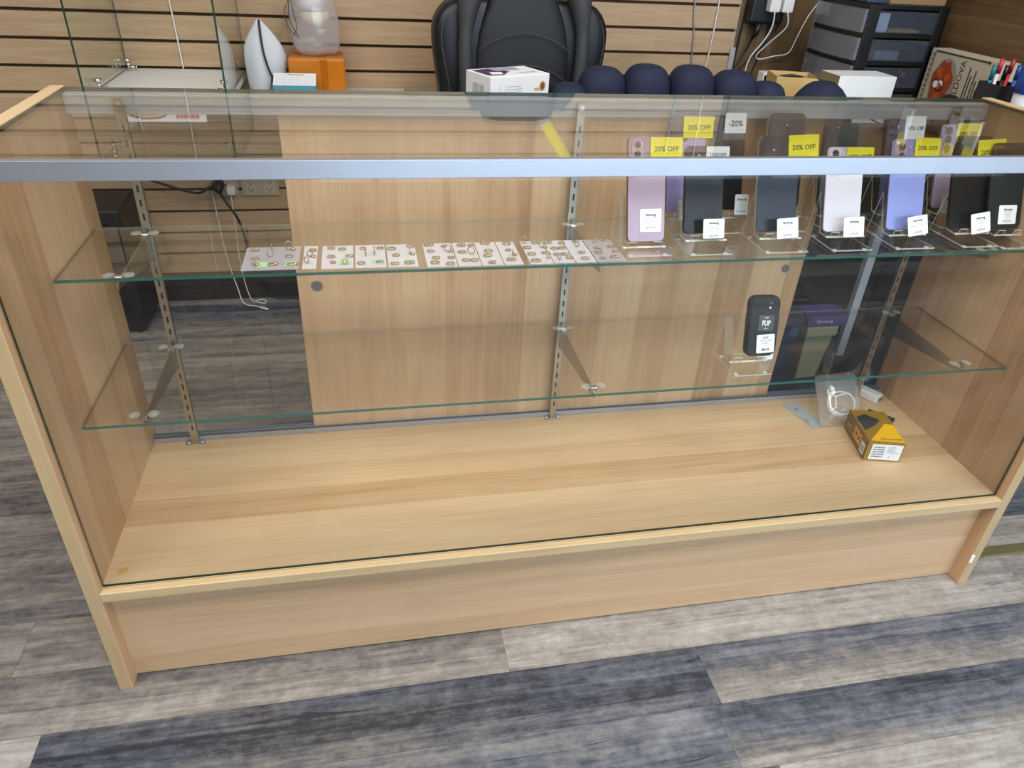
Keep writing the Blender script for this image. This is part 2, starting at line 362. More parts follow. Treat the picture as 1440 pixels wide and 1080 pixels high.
# rear rail: two-track aluminium channel
mb = MB()
mb.box(T_ + .001, D - .030, H - .0385, L - T_ - .001, D - .0265, H - .009)
mb.box(T_ + .001, D - .0265, H - .0125, L - T_ - .001, D - .004, H - .009, 1)
for yy0 in (.4215, .4305, .4395): mb.box(T_ + .001, yy0, H - .030, L - T_ - .001, yy0 + .0014, H - .0125)
rail = mb.build('rear_rail', ['alu_dull', 'alu_bright'], case, bevel=.0006, seg=1)
mb = MB(); mb.box(T_ + .001, D - .022, H - .0088, L - T_ - .001, D - .019, H - .0078); mb.box(T_ + .001, D - .014, H - .0088, L - T_ - .001, D - .011, H - .0078)
mb.build('rail_lip', 'alu_bright', rail)
mb = MB(); mb.box(T_ + .001, .4135, ZD + .0003, L - T_ - .001, D - .009, ZD + .003)
for yy0 in (.4135, .4225, .4345): mb.box(T_ + .001, yy0, ZD + .003, L - T_ - .001, yy0 + .0016, ZD + .012)
mb.build('bottom_track', 'alu', case)
# sliding doors that overlap near the middle
for x0, y0, px in ((.353, .4243, .389), (.557, .4310, 1.402)):
    w_ = .885
    d = MB().box(x0, y0, ZD + .0035, x0 + w_, y0 + .0045, H - .0135).build('sliding_door', 'maple_door', case)
    y1 = y0 if px < 1 else y0
    mb = MB(); mb.cyl((px, y1 - .0007, .595), (px, y1 + .001, .595), .0115, 24, 0); mb.cyl((px, y1 - .0012, .595), (px, y1, .595), .0095, 24, 1)
    if px > 1: mb.bm.verts.ensure_lookup_table()
    mb.build('finger_pull', ['steel', plain('grey pull cup', '6d6a66', .5, .3)], d)
# slotted uprights with knife brackets
def wing(x, y, z, name, par):
    """clip under the glass: a chrome block with two round clear pads"""
    mb = MB(); mb.box(x - .006, y - .008, z - .0130, x + .006, y + .006, z - .0060, 0)
    mb.box(x - .014, y - .0045, z - .0062, x + .014, y + .0015, z - .0045, 0)
    c = mb.build(name, ['chrome', 'acrylic_edge'], par, bevel=.0008)
    for sx in (-1, 1):
        MB().lathe([(.0004, 0), (.0088, 0), (.0094, .0012), (.0088, .0028), (.0004, .0030)], (x + sx * .0145, y, z - .0062), 18).build('clear_pad', 'pad_clear', par)
    return c
for x, lean in ((.108, 0), (.889, -.0015), (1.676, .004)):
    mb = MB(); z1 = H - .012
    mb.box(x - .0065, .4045, ZD, x + .0065, .4130, z1, 0); mb.box(x - .0075, .4040, ZD, x - .0062, .4135, z1, 0); mb.box(x + .0062, .4040, ZD, x + .0075, .4135, z1, 0)
    s_ = ZD + .035
    while s_ < z1 - .05:
        mb.box(x - .0016, .4042, s_, x + .0016, .4050, s_ + .0125, 1); s_ += .0254
    for sx in (-1, 1): mb.box(x + sx * .0065, .4020, ZD + .0003, x + sx * .0195, .4120, ZD + .0018, 0)
    u = mb.build('upright', ['steel', 'steel_dark'], case)
    for sx in (-1, 1): MB().lathe([(.0002, 0), (.0042, 0), (.0038, .0016), (.0002, .0022)], (x + sx * .0135, .407, ZD + .0018), 12).build('screw', 'chrome', u)
    MB().cyl((x, .4040, z1 - .008), (x, .4025, z1 - .008), .0045, 14).build('screw', 'chrome', u)
    for zs, yf in ((ZU, .196), (ZL, .146)):
        prof = [(.4040, zs - .0095), (yf + .010, zs - .0140), (yf, zs - .0155), (yf - .003, zs - .020), (yf, zs - .0255), (yf + .016, zs - .0270), (.33, zs - .050), (.404, zs - .062)]
        MB().prism(prof, x - .0012, x + .0012, 'x').build('shelf_bracket', 'steel', u)
        wing(x, yf + .012, zs - .0020, 'shelf_clip', u); wing(x, .389, zs - .0020, 'shelf_clip', u)
for nm, z, yf in (('upper', ZU, .1795), ('lower', ZL, .1208)):
    MB().box(T_ + .003, yf, z - .0050, L - T_ - .003, .4025, z, [0, 0, 1, 2, 3, 2]).build('glass_shelf', ['glass', 'glass_edge', 'glass_edge_side', 'glass_edge_faint'], case)
o = MB().box(L - T_ - .0022, -.0035, .070, L - T_ + .0045, .0005, .092).build('sticker', 'paper', case, bevel=.001)
plabel(o, 'small white pad stuck near the foot of the right panel')

# ------------------------------------------------------------------ printed labels
M['phone_frame'] = plain('phone metal edge', '77757a', .25, .8)
def lines_for(a, b, price):
    return [('Samsung', .0058, .0098, True, 1), (a, .0046, .0048, False, 2), (b, .0042, -.0002, False, 2), ('Unlocked', .0026, -.0044, False, 2), ('30 day', .0024, -.0073, False, 2), (price, .0056, -.0125, False, 1)]
def price_label(par, x, z, lines, w=.033, h=.034, rot=0.0, y=None, tilt=0.0):
    if y is None: y = -.0199 if z < .015 else -.0004
    T = Matrix.Translation((x, y, z)) @ Matrix.Rotation(tilt, 4, 'X') @ Matrix.Rotation(-rot, 4, 'Y')
    mb = MB(); mb.prism(rrect(w, h, .0022), -.0006, 0, 'y', 0, T=T)
    for t, s_, zz0, bold, mi in lines: mb.text(t, s_, 0, zz0, -.0008, mi, bold, T, .95)
    return plabel(mb.build('price_label', ['paper', 'ink', 'ink_grey'], par), 'white price label')
def off_tag(par, x, z, text, w=.058, h=.036, yellow=True, rot=0.0, size=.0125, y=-.0016):
    T = Matrix.Translation((x, y, z)) @ Matrix.Rotation(-rot, 4, 'Y')
    mb = MB(); mb.prism(rrect(w, h, .0012, 2), -.0005, 0, 'y', 0, T=T); mb.text(text, size, 0, -.001, -.0007, 1, True, T, 1.0)
    return plabel(mb.build('discount_tag', ['yellow_paper' if yellow else 'paper', 'ink'], par), ('yellow' if yellow else 'white') + ' discount tag')

# ------------------------------------------------------------------ acrylic easels and phones
def stand(x, y, z, w, label, rz=0.0, depth=.098, ap=.085, lz=.0190):
    """bent clear acrylic easel; y is the front edge of its base"""
    r = thing('phone_stand', label, 'phone stand', (x, y, z), (0, 0, rz), 'clear acrylic phone stands')
    t = .0026
    mid = [(0, .0034), (depth, .0034), (depth - .014, ap), (depth - .043, lz), (depth - .066, lz - .001), (depth - .068, lz + .009)]
    def off(P, d):
        out = []
        for i, p in enumerate(P):
            a = Vector(P[max(i - 1, 0)]); b = Vector(P[min(i + 1, len(P) - 1)]); q = Vector(p)
            d1 = (q - a).normalized() if i else (b - q).normalized(); d2 = (b - q).normalized() if i < len(P) - 1 else d1
            n = Vector((-d1.y, d1.x)) + Vector((-d2.y, d2.x)); n.normalize(); c = max(.5, n.dot(Vector((-d1.y, d1.x))))
            out.append(q + n * (d / c))
        return out
    A, B = off(mid, t / 2), off(mid, -t / 2)
    def strip(i0, i1, xa, xb, mb):
        for i in range(i0, i1):
            v = [[mb.bm.verts.new((xx, p.x, p.y)) for p in (A[i], A[i + 1], B[i + 1], B[i])] for xx in (xa, xb)]
            a, b = v
            mb.face(a, 1); mb.face(b[::-1], 1)
            mb.face([a[0], b[0], b[1], a[1]], 0); mb.face([a[2], b[2], b[3], a[3]], 0)
            if i == i0: mb.face([a[3], b[3], b[0], a[0]], 1)
            if i == i1 - 1: mb.face([a[1], b[1], b[2], a[2]], 1)
    mb = MB(); strip(0, 4, -w / 2, w / 2, mb); mb.build('easel', ['acrylic', 'acrylic_edge'], r)
    for sx in (-1, 1):
        mb = MB(); strip(4, 5, sx * w * .30 - .008, sx * w * .30 + .008, mb); mb.build('lip', ['acrylic', 'acrylic_edge'], r)
        for yy0 in (.010, depth - .016): MB().cyl((sx * (w / 2 - .009), yy0, 0), (sx * (w / 2 - .009), yy0, .0021), .0042, 14).build('foot', 'acrylic_edge', r)
    return r

TILT = math.radians(21)
def phone(x, y, z, w, h, col, label, frame=None, cam=None, lenses=(), flashes=(), camcol=None, r=.009, rz=0.0, rough=.22, metal=.35, case_mat=None, brand=False, t=.008):
    ph = thing('phone', label, 'phone', (x, y, z), (-(TILT if y < .3 else math.radians(17)), 0, rz), 'phones on show')
    key = 'back ' + col
    if key not in M: M[key] = plain('phone back ' + col, col, rough, metal, .35, .12, .03)
    fr = frame or 'phone_frame'
    mb = MB()
    P = [(a, b + h / 2) for a, b in rrect(w, h, r)]; P2 = [(a, b + h / 2) for a, b in rrect(w - .0016, h - .0016, r)]
    rings = [[Vector((a, yy0, b)) for a, b in Q] for Q, yy0 in ((P2, 0), (P, .0012), (P, t - .0012), (P2, t))]
    V = [[mb.bm.verts.new(p) for p in q] for q in rings]; n = len(P)
    mb.face(V[0], 0); mb.face(V[3][::-1], 2)
    for i, (a, b) in enumerate(zip(V, V[1:])):
        for k_ in range(n): mb.face([a[k_], a[(k_ + 1) % n], b[(k_ + 1) % n], b[k_]], 0 if i == 0 else 1, True)
    if brand: mb.text('SAMSUNG', .0052, 0, .034, -.0002, 3, False, None, 1.2)
    mb.build('body', [key, fr, 'black_gloss', plain('faint logo print', '0d1015', .6)], ph)
    if cam:
        cx, cz, cw, ch, cr = cam
        ck = 'cam ' + (camcol or '1b1d22')
        if ck not in M: M[ck] = plain('camera module ' + (camcol or ''), camcol or '1b1d22', .25, .3, .5, .4)
        mb = MB(); mb.prism([(a + cx, b + h + cz) for a, b in rrect(cw, ch, cr)], -.0014, .0002, 'y', 0, smooth=True)
        cm = mb.build('camera_module', [ck], ph, bevel=.0004, seg=1)
        for lx, lz, lr in lenses:
            mb = MB(); mb.cyl((lx, -.0026, h + lz), (lx, -.0013, h + lz), lr, 20, 0); mb.cyl((lx, -.0029, h + lz), (lx, -.0026, h + lz), lr * .82, 20, 1)
            mb.cyl((lx, -.0030, h + lz), (lx, -.0029, h + lz), lr * .38, 14, 2)
            mb.build('lens', [ck if camcol is None else 'phone_frame', 'black_gloss', plain('lens blue', '23304a', .1)], cm)
        for lx, lz, lr in flashes: MB().cyl((lx, -.0018, h + lz), (lx, -.0002, h + lz), lr, 12).build('flash', 'white', cm)
    return ph
def v3(cx, lens): return lens

# front row -----------------------------------------------------------------
p = phone(.983, .240, .744, .070, .182, 'a28b97', 'rose pink phone at the left end of the front row', frame=plain('dark pink edge', '6d5462', .3, .5), cam=(-.0185, -.030, .020, .046, .006), camcol='b79aa2',
          lenses=((-.0185, -.0155, .0058), (-.0185, -.031, .0058), (-.0185, -.0455, .0048)), flashes=((-.010, -.014, .0014),), metal=.55, rough=.28)
off_tag(p, .035, -.022 + .182, '20% OFF', .060, .038); price_label(p, .008, .037, lines_for('NOTE 20 5G', 'Mystic Bronze', '$210.00'), .040, .040)
p = phone(1.090, .240, .757, .074, .152, '15181c', 'black phone with white 10%OFF tag, second in the front row', frame='black', cam=(-.019, -.025, .028, .040, .007),
          lenses=((-.023, -.014, .0056), (-.023, -.028, .0056), (-.023, -.040, .0044)), flashes=((-.012, -.016, .0015),), rough=.25, metal=.0)
off_tag(p, .0235, .152 - .015, '10%OFF', .044, .028, False, size=.0095); price_label(p, .011, .008, lines_for('S21 5G', 'Phantom Black', '$220.00'), .040, .034)
p = phone(1.234, .240, .757, .080, .169, '272e3a', 'dark slate phone in a clear case, third in the front row', frame='acrylic_edge', cam=(-.020, -.030, .032, .050, .008),
          lenses=((-.024, -.016, .0062), (-.024, -.032, .0062), (-.024, -.046, .005)), flashes=((-.012, -.024, .0017),), rough=.3, metal=.1, brand=True, r=.012)
off_tag(p, .047, .169 - .019, '20% OFF', .060, .042, rot=.04); price_label(p, .012, .006, lines_for('S21 Plus', 'Phantom Black, cracked', '$200.00'), .042, .036, rot=.06)
p = phone(1.370, .240, .754, .076, .153, 'c9c5cf', 'pale pinkish white phone, fourth in the front row', frame=plain('rosy edge', '9a8684', .3, .4), cam=(-.0225, -.026, .024, .050, .006), camcol='e4dcdc',
          lenses=((-.023, -.012, .0068), (-.023, -.030, .0068)), flashes=((-.006, -.012, .0016),), metal=.05, rough=.3)
off_tag(p, .028, .153 - .018, '25% OFF', .056, .034, size=.0128); price_label(p, .012, .008, lines_for('S22', 'PINK GOLD', '$225.00'), .042, .036, rot=.03)
p = phone(1.503, .240, .755, .077, .166, '8690ca', 'violet blue phone with rosy camera strip, fifth in the front row', frame=plain('bronze edge', '8d7376', .3, .6), cam=(-.0200, -.029, .027, .050, .006), camcol='b79a9c',
          lenses=((-.0185, -.014, .0068), (-.0185, -.031, .0068), (-.0185, -.046, .005)), flashes=((-.028, -.007, .003), (-.001, -.014, .0015)), metal=.3, rough=.3)
off_tag(p, .036, .166 - .016, '20% OFF', .054, .036, rot=-.02, size=.0115); price_label(p, .014, .007, lines_for('S21', 'PHANTOM VIOLET', '$180.00'), .042, .036, rot=.14)
p = phone(1.643, .240, .754, .082, .173, '111215', 'black phone with a large camera step, sixth in the front row', frame='black', cam=(-.004, -.030, .066, .058, .014), camcol='26272c',
          lenses=((-.024, -.014, .0066), (-.024, -.031, .0066), (-.024, -.047, .0066), (.004, -.022, .010)), flashes=((.008, -.018, .0016),), rough=.35, metal=.1, brand=True)
off_tag(p, .036, .173 - .030, '20% OFF', .062, .046, rot=.05, size=.0132, y=-.0032); price_label(p, .012, .010, lines_for('S21 Ultra 5G', 'BLACK', '$250.00'), .042, .038, rot=.14)
p = phone(1.7135, .2275, .7575, .076, .160, '1e282d', 'dark green phone beside the right panel, last in the front row', frame='black', cam=(-.0185, -.026, .030, .046, .009),
          lenses=((-.024, -.014, .0062), (-.024, -.030, .0062), (-.012, -.022, .005)), rough=.28, metal=.0)
price_label(p, .006, .026, lines_for('S21 Ultra', 'GREEN', '$250.00'), .040, .036)
# back row ------------------------------------------------------------------
p = phone(1.093, .340, .761, .074, .176, '9d91c4', 'lilac phone with a dark camera corner behind the pink one', frame=plain('lilac edge', '8680a6', .3, .4), cam=(-.018, -.024, .037, .046, .008), camcol='2f2a2b',
          lenses=((-.023, -.014, .0064), (-.023, -.032, .0064)), metal=.25, rough=.3)
off_tag(p, .021, .176 - .021, '20% OFF', .062, .038, size=.0125); price_label(p, .0, .006, lines_for('S21 FE', 'Lavender', '$220.00'), .040, .038, rot=.06)
p = phone(1.1745, .340, .765, .071, .173, '0f1114', 'black phone with white -20% tag behind the second front phone', frame='black', cam=(-.018, -.03, .028, .05, .006),
          lenses=((-.018, -.014, .0058), (-.018, -.030, .0058), (-.018, -.045, .0048)), rough=.25, metal=.0)
off_tag(p, .012, .173 - .014, '-20%', .043, .036, False, size=.0145); price_label(p, .026, .010, lines_for('S20', 'Black', '$190.00'), .028, .038)
p = phone(1.295, .340, .764, .078, .179, '2c2e2f', 'dark grey phone directly behind the slate front phone', frame='acrylic_edge', cam=(-.0185, -.032, .032, .052, .008),
          lenses=((-.022, -.015, .006), (-.022, -.031, .006)), flashes=((-.002, -.022, .0016),), rough=.28, metal=.0, r=.012)
p = phone(1.413, .340, .765, .074, .160, '22343a', 'dark teal phone behind the pale pink one', frame='black', cam=(-.019, -.024, .034, .044, .012),
          lenses=((-.024, -.014, .006), (-.012, -.024, .006)), flashes=((-.010, -.008, .0014),), rough=.28, metal=.0)
p = phone(1.542, .340, .766, .066, .165, '36395a', 'navy phone with three lenses and white 20% Off tag', frame='black', cam=(-.021, -.026, .019, .052, .008), camcol='4a4950',
          lenses=((-.021, -.010, .0062), (-.021, -.026, .0062), (-.021, -.042, .0062)), flashes=((-.008, -.012, .0016),), rough=.25)
off_tag(p, .030, .165 - .014, '20% Off', .045, .044, False, size=.0108)
p = phone(1.672, .340, .761, .070, .163, 'bfb2cc', 'pale lilac phone with three black lenses at the right of the back row', frame=plain('pale lilac edge', '9c94ac', .3, .4), cam=(-.020, -.027, .0002, .0002, .00005), camcol='c2b6cf',
          lenses=((-.020, -.012, .0074), (-.020, -.029, .0074), (-.020, -.046, .0070)), metal=.2, rough=.3)
off_tag(p, .026, .163 - .018, '20% OFF', .056, .040, size=.0118); price_label(p, -.012, .010, lines_for('S22 Plus', 'Lilac', '$280.00'), .038, .036, rot=.10)
for x, w_, lb in ((.983, .080, 'clear acrylic easel under the rose pink phone'), (1.098, .080, 'clear acrylic easel under the black 10%OFF phone'), (1.245, .084, 'clear acrylic easel under the slate front phone'),
                  (1.378, .080, 'clear acrylic easel under the pale pinkish white phone'), (1.510, .080, 'clear acrylic easel under the violet blue phone'), (1.652, .076, 'clear acrylic easel under the camera step phone')):
    stand(x - .006, .197 if x < 1 else .194, ZU + .0002, w_, lb, lz=.0080 if x < 1 else .0190)
stand(1.7165, .1815, ZU + .0002, .062, 'clear acrylic easel under the dark green phone', ap=.085).location.y = .1815
for x, w_, lb in ((1.093, .068, 'clear acrylic easel under the lilac phone of the back row'), (1.167, .068, 'clear acrylic easel under the black -20% phone'), (1.295, .080, 'clear acrylic easel under the dark grey back phone'),
                  (1.413, .076, 'clear acrylic easel under the dark teal phone'), (1.542, .070, 'clear acrylic easel under the navy three-lens phone'), (1.672, .072, 'clear acrylic easel under the pale lilac phone')):
    stand(x, .2945, ZU + .0002, w_, lb, lz=.0235)

# flat cards of small charms laid along the front of the upper shelf
M['charm'] = plain('brass charm', 'b09c7c', .35, .4); M['green_tag'] = plain('mint tag', 'a4d2a0', .6)
M['cardstock'] = thin_glass('milky white card film', (.88, .88, .92, 1), .06, .12, .50, 'f6f4fb')
M['cardstock_dim'] = thin_glass('clear grey card film', (.80, .80, .84, 1), .06, .12, .34, 'e6e4ee')
def shelf_card(x0, x1, y0, y1, nx, ny, sd, green, label, mat='cardstock', stripes=0):
    r = thing('charm_card', label, 'charm card', ((x0 + x1) / 2, y0, ZU + .0002), group='charm cards on the upper shelf'); w, d = x1 - x0, y1 - y0
    MB().box(-w / 2, 0, 0, w / 2, d, .0010).build('card', mat, r)
    rnd = random.Random(sd)
    if nx:
        mb = MB()
        for i in range(nx):
            for j in range(ny):
                cx, cy = -w / 2 + w * (i + .5) / nx + rnd.uniform(-.006, .006), d * (j + .5) / ny + rnd.uniform(-.006, .006); a = rnd.uniform(0, PI); q = rnd.uniform(.004, .007); up = rnd.choice((0, 0, 0, 1))
                if up: mb.tube([(cx + q * math.cos(t) * math.cos(a), cy + q * math.cos(t) * math.sin(a), .003 + q + q * math.sin(t)) for t in [2 * PI * k_ / 10 for k_ in range(11)]], .0010, 5, 0, False)
                else: mb.tube([(cx + q * math.cos(t), cy + q * .8 * math.sin(t), .0030) for t in [2 * PI * k_ / 10 for k_ in range(11)]], .0012, 5, 0, False)
                if rnd.random() < .5: mb.lathe([(.0003, 0), (.004, .001), (.004, .003), (.0003, .004)], (cx + q, cy, .0011), 8)
        o = mb.build('charms', 'charm', r); o['kind'] = 'stuff'
    for i in range(stripes):
        xx0 = -w / 2 + w * (i + .5) / stripes
        MB().box(xx0 - .004, .003, .0011, xx0 + .004, d - .003, .0024).build('strip', plain('grey brown strip', '77706c', .5), r)
    if green:
        for i in range(green): MB().box(-w / 2 + w * (i + .8) / green - .012, .012, .0011, -w / 2 + w * (i + .8) / green + .004, .030, .0016).build('green_tag', 'green_tag', r)
CD = [(.292, .380, .192, .288, 3, 3, 2, 'greyish charm card with green tags, leftmost on the upper shelf', 'cardstock_dim'), (.386, .408, .192, .288, 1, 3, 0, 'narrow charm card beside the left edge of the sliding door', 'cardstock'),
      (.416, .467, .190, .286, 2, 3, 1, 'charm card with one green tag just right of the narrow card', 'cardstock'), (.470, .520, .189, .286, 2, 3, 1, 'charm card with a green tag, middle of the three tagged ones', 'cardstock'), (.523, .572, .188, .286, 2, 3, 1, 'charm card with a green tag before the wide gap', 'cardstock'),
      (.586, .636, .184, .286, 2, 4, 0, 'white charm card right after the wide gap', 'cardstock'), (.638, .676, .184, .286, 2, 3, 0, 'white charm card second after the wide gap', 'cardstock'), (.678, .714, .184, .286, 1, 4, 0, 'white charm card third after the wide gap', 'cardstock'), (.716, .748, .184, .286, 1, 4, 0, 'white charm card fourth after the wide gap', 'cardstock'),
      (.760, .800, .184, .286, 2, 4, 0, 'white charm card left of the middle upright, first of four', 'cardstock'), (.802, .838, .184, .286, 2, 4, 0, 'white charm card left of the middle upright, second of four', 'cardstock'), (.840, .876, .184, .286, 1, 4, 0, 'white charm card touching the middle upright on its left', 'cardstock'),
      (.878, .930, .184, .286, 2, 4, 0, 'white charm card between the middle upright and the first phone stand', 'cardstock_dim')]
for i, (x0, x1, y0, y1, nx, ny, g_, lb, mt) in enumerate(CD): shelf_card(x0, x1, y0, y1, nx, ny, i, g_, lb, mt)

# rugged flip phone on the lower shelf
fl = thing('flip_phone', 'thick black flip phone marked FLIP on the lower shelf', 'phone', (1.226, .180, .5275), (-math.radians(16), 0, -.06))
mb = MB(); w_, h_ = .062, .118
P = [(a, b + h_ / 2) for a, b in rrect(w_, h_, .014)]; P1 = [(a * .90, (b + h_ / 2 - h_ / 2) * 1 * .93 + h_ / 2) for a, b in rrect(w_, h_, .012)]
rings = [[Vector((a, y0, b)) for a, b in Q] for Q, y0 in ((P1, -.011), (P, -.004), (P, .006), (P1, .012))]
mb.loft(rings, 0, True, True); mb.build('body', 'soft_black', fl)
mb = MB(); mb.prism([(a + .003, b + .066) for a, b in rrect(.030, .030, .002)], -.0116, -.0108, 'y', 0)
mb.text('FLIP', .0135, .003, .066, -.0118, 1, True, None, .72)
for z0, s_ in ((.0775, -1), (.0550, 1)):
    for sx in (-1, 1): mb.tube([(.003, -.0119, z0 + s_ * .002), (.003 + sx * .0035, -.0119, z0 - s_ * .0005)], .0005, 5, 1)
mb.build('cover_screen', [plain('dark cover screen', '33393a', .3), 'paper'], fl)
MB().cyl((.008, -.0118, .096), (.008, -.0105, .096), .0018, 12).build('flash', 'white', fl)
mb = MB(); mb.tube([(.006, -.0117, .106), (.009, -.0117, .104), (.012, -.0117, .106)], .0005, 5); mb.build('emblem', 'ink_grey', fl)
MB().box(-w_ / 2 - .0015, -.002, .060, -w_ / 2 + .001, .004, .078).build('side_key', 'black', fl, bevel=.0006)
price_label(fl, .006, .026, [('CAT', .0062, .0115, True, 1), ('S22 Flip 16GB', .0044, .0062, False, 1), ('BLACK', .0042, .001, False, 1), ('Unlocked', .0026, -.004, False, 2), ('$80.00', .0064, -.0115, True, 1)], .036, .036, .06, -.0112)
stand(1.203, .145, ZL + .0002, .078, 'clear acrylic easel under the flip phone on the lower shelf', depth=.094, ap=.088)
cd = thing('folded_card', 'small folded white card behind the flip phone', 'card', (1.262, .212, ZL + .0005), (0, 0, .12))
MB().prism([(-.010, 0), (-.0092, 0), (.0, .0400), (.0092, 0), (.010, 0), (.0, .0425)], -.012, .012, 'x').build('card', 'paper', cd)

# ------------------------------------------------------------------ things on the deck
bx = thing('phone_box', 'yellow and brown S22 phone carton on the deck', 'box', (1.577, .1555, ZD + .0004), (0, 0, math.radians(-13.5)))
# box local: x across (.075), y deep (.135), z tall (.047)
k = NT('carton stripes'); x, y, z = k.xyz()
s1 = k.math('FRACT', k.math('MULTIPLY', k.math('ADD', x, k.math('MULTIPLY', y, .85)), 150.0))
M['carton_stripe'] = k.fin(k.principled(k.ramp(k.math('GREATER_THAN', s1, .5), [(0, '2b2312'), (1, 'c79a1c')]), .4))
k = NT('carton end stripes'); x, y, z = k.xyz()
s1 = k.math('FRACT', k.math('MULTIPLY', k.math('ADD', x, z), 170.0))
M['carton_end'] = k.fin(k.principled(k.ramp(k.math('GREATER_THAN', s1, .5), [(0, '2b2312'), (1, 'c99c20')]), .4))
M['carton_brown'] = plain('carton dark gold', '7a6026', .35, .1); M['carton_yellow'] = plain('carton yellow', 'f2bd0c', .4); M['carton_dark'] = plain('carton slate', '2f3038', .4)
cw, cd_, ch = .080, .124, .051
MB().box(-cw / 2, 0, 0, cw / 2, cd_, ch, [0, 1, 2, 0, 0, 0]).build('carton', ['carton_brown', 'carton_stripe', 'carton_end'], bx, bevel=.0006, seg=1)
e = ch + .0003
def flat(pts, mi, mb, z=None):
    v = [mb.bm.verts.new((a, b, e if z is None else z)) for a, b in pts]; mb.face(v, mi); return mb
mb = MB(); flat([(-cw / 2 + .004, .004), (cw / 2 - .001, .002), (cw / 2 - .001, .070), (.020, .073)], 0, mb)
Tt = Matrix.Translation((.012, .0125, e + .0003)) @ Matrix.Rotation(PI, 4, 'Z') @ Matrix.Rotation(-PI / 2, 4, 'X')
mb.text('SMART FLIP PHONE', .0062, 0, 0, 0, 1, True, Tt, .85)
mb.build('yellow_flap', ['carton_yellow', 'ink'], bx)
mb = MB(); flat([(-cw / 2 + .006, .042), (-.002, .066), (.014, .086), (-.012, .108), (-cw / 2 + .004, .094)], 0, mb, e + .0002); mb.build('dark_window', 'carton_dark', bx)
mb = MB(); mb.box(-cw / 2 + .010, -.0005, .004, cw / 2 - .003, 0, ch - .006, 0); rnd = random.Random(4)
for r_ in range(5):
    z0 = ch - .012 - r_ * .0062; xx0 = -cw / 2 + .014
    while xx0 < -.001:
        ww = rnd.choice((.0005, .0009, .0014)); mb.box(xx0, -.0007, z0 - .0036, xx0 + ww, -.0005, z0, 1); xx0 += ww + rnd.choice((.0006, .001))
for r_ in range(6): mb.box(.006, -.0007, ch - .0125 - r_ * .0030, .006 + rnd.uniform(.012, .027), -.0005, ch - .0115 - r_ * .0030, 2)
mb.text('F', .006, .013, .012, -.0008, 1, True); mb.text('16', .004, .024, .012, -.0008, 2)
plabel(mb.build('barcode_label', ['paper', 'ink', 'ink_grey'], bx), 'white barcode label')
Ts = Matrix.Translation((-cw / 2 - .0004, .070, .026)) @ Matrix.Rotation(-PI / 2, 4, 'Z')
mb = MB(); mb.text('S22', .036, 0.016, 0, 0, 0, True, Ts, .8); mb.text('FLIP', .012, -.034, -.004, 0, 0, False, Ts, .9); mb.build('model_lettering', 'carton_yellow', bx)
Tl = Matrix.Translation((-cw / 2 - .0003, .018, .022)) @ Matrix.Rotation(-PI / 2, 4, 'Z')
mb = MB(); mb.box(-.011, -.0003, -.015, .009, 0, .012, 0, Tl)
for i in range(9): mb.box(-.008 + i * .0017, -.0005, -.011, -.0072 + i * .0017, -.0003, .006, 1, Tl)
mb.build('side_sticker', ['paper', 'ink_grey'], bx)

cb = thing('charging_cable', 'coiled white charging cable lying in a clear bag', 'cable', (1.566, .320, ZD + .0430), (math.radians(40), 0, 0))
pts = []
for i in range(121):
    a = i / 120 * 4 * PI * 1.5 + 1.0; rr = .031 - .0035 * (i / 120); pts.append((rr * 1.12 * math.cos(a), rr * math.sin(a) * 1.0, .002 + .008 * (i / 120) + .0015 * math.sin(3 * a)))
pts += [(-.018, .016, .013), (-.019, .022, .012)]
MB().tube(pts, .0021, 8).build('coil', 'white', cb)
MB().box(-.029, .020, .008, -.018, .027, .014).build('plug', 'white', cb, bevel=.001)
MB().box(-.034, .0215, .009, -.029, .0255, .013).build('connector', 'chrome', cb)
def flatten(o):
    R = Matrix.Rotation(math.radians(-40), 4, 'X'); o.matrix_local = R @ Matrix.Translation((.003, .006, -.0388))
pb = thing('plastic_bag', 'clear plastic bag with a hang strip around the white cable', 'bag', (1.558, .324, ZD + .0395), (math.radians(40), 0, 0))
mb = MB(); n, m = 14, 10; rnd = random.Random(2)
def pil(u, v):
    q = (1 - abs(u) ** 6) * (1 - abs(v) ** 6); return .032 * q + rnd.uniform(-.002, .002) * q
for sgn in (1, 0):
    V = [[mb.bm.verts.new((-.050 + .110 * i / n + .015 * (j / m) , -.050 + .125 * j / m + .006 * i / n, -.004 + (pil(2 * i / n - 1, 2 * j / m - 1) if sgn else 0))) for i in range(n + 1)] for j in range(m + 1)]
    for j in range(m):
        for i in range(n): mb.face([V[j][i], V[j][i + 1], V[j + 1][i + 1], V[j + 1][i]], 0, True)
mb.build('film_pouch', 'film', pb)
mb = MB(); mb.prism([(-.096, .062), (-.072, -.044), (-.032, -.034), (-.054, .074)], .0002, .0010, 'z')
o = mb.build('hang_strip', thin_glass('milky film', (.8, .82, .85, 1), .06, .2, .55, 'dfe3e8'), pb); flatten(o)
mb = MB(); mb.box(-.0735, -.004, .0010, -.0700, .014, .0013, 0, Matrix.Rotation(.22, 4, 'Z')); mb.cyl((-.072, .038, .0010), (-.072, .038, .0013), .004, 14, 0)
flatten(mb.build('hang_slot', plain('slot seen through strip', '8e7a58', .5), pb))
ad = thing('power_adapter', 'white power adapter lying in the right rear deck corner', 'adapter', (1.703, .398, ZD + .0004), (0, 0, math.radians(-62)))
MB().box(-.030, -.014, 0, .030, .014, .022).build('body', 'white', ad, bevel=.005, seg=3)
MB().box(.0301, -.009, .006, .0318, .009, .016).build('port_face', 'ink_grey', ad, bevel=.0005)
MB().box(.0319, -.005, .009, .0322, .005, .013).build('port', 'black', ad)
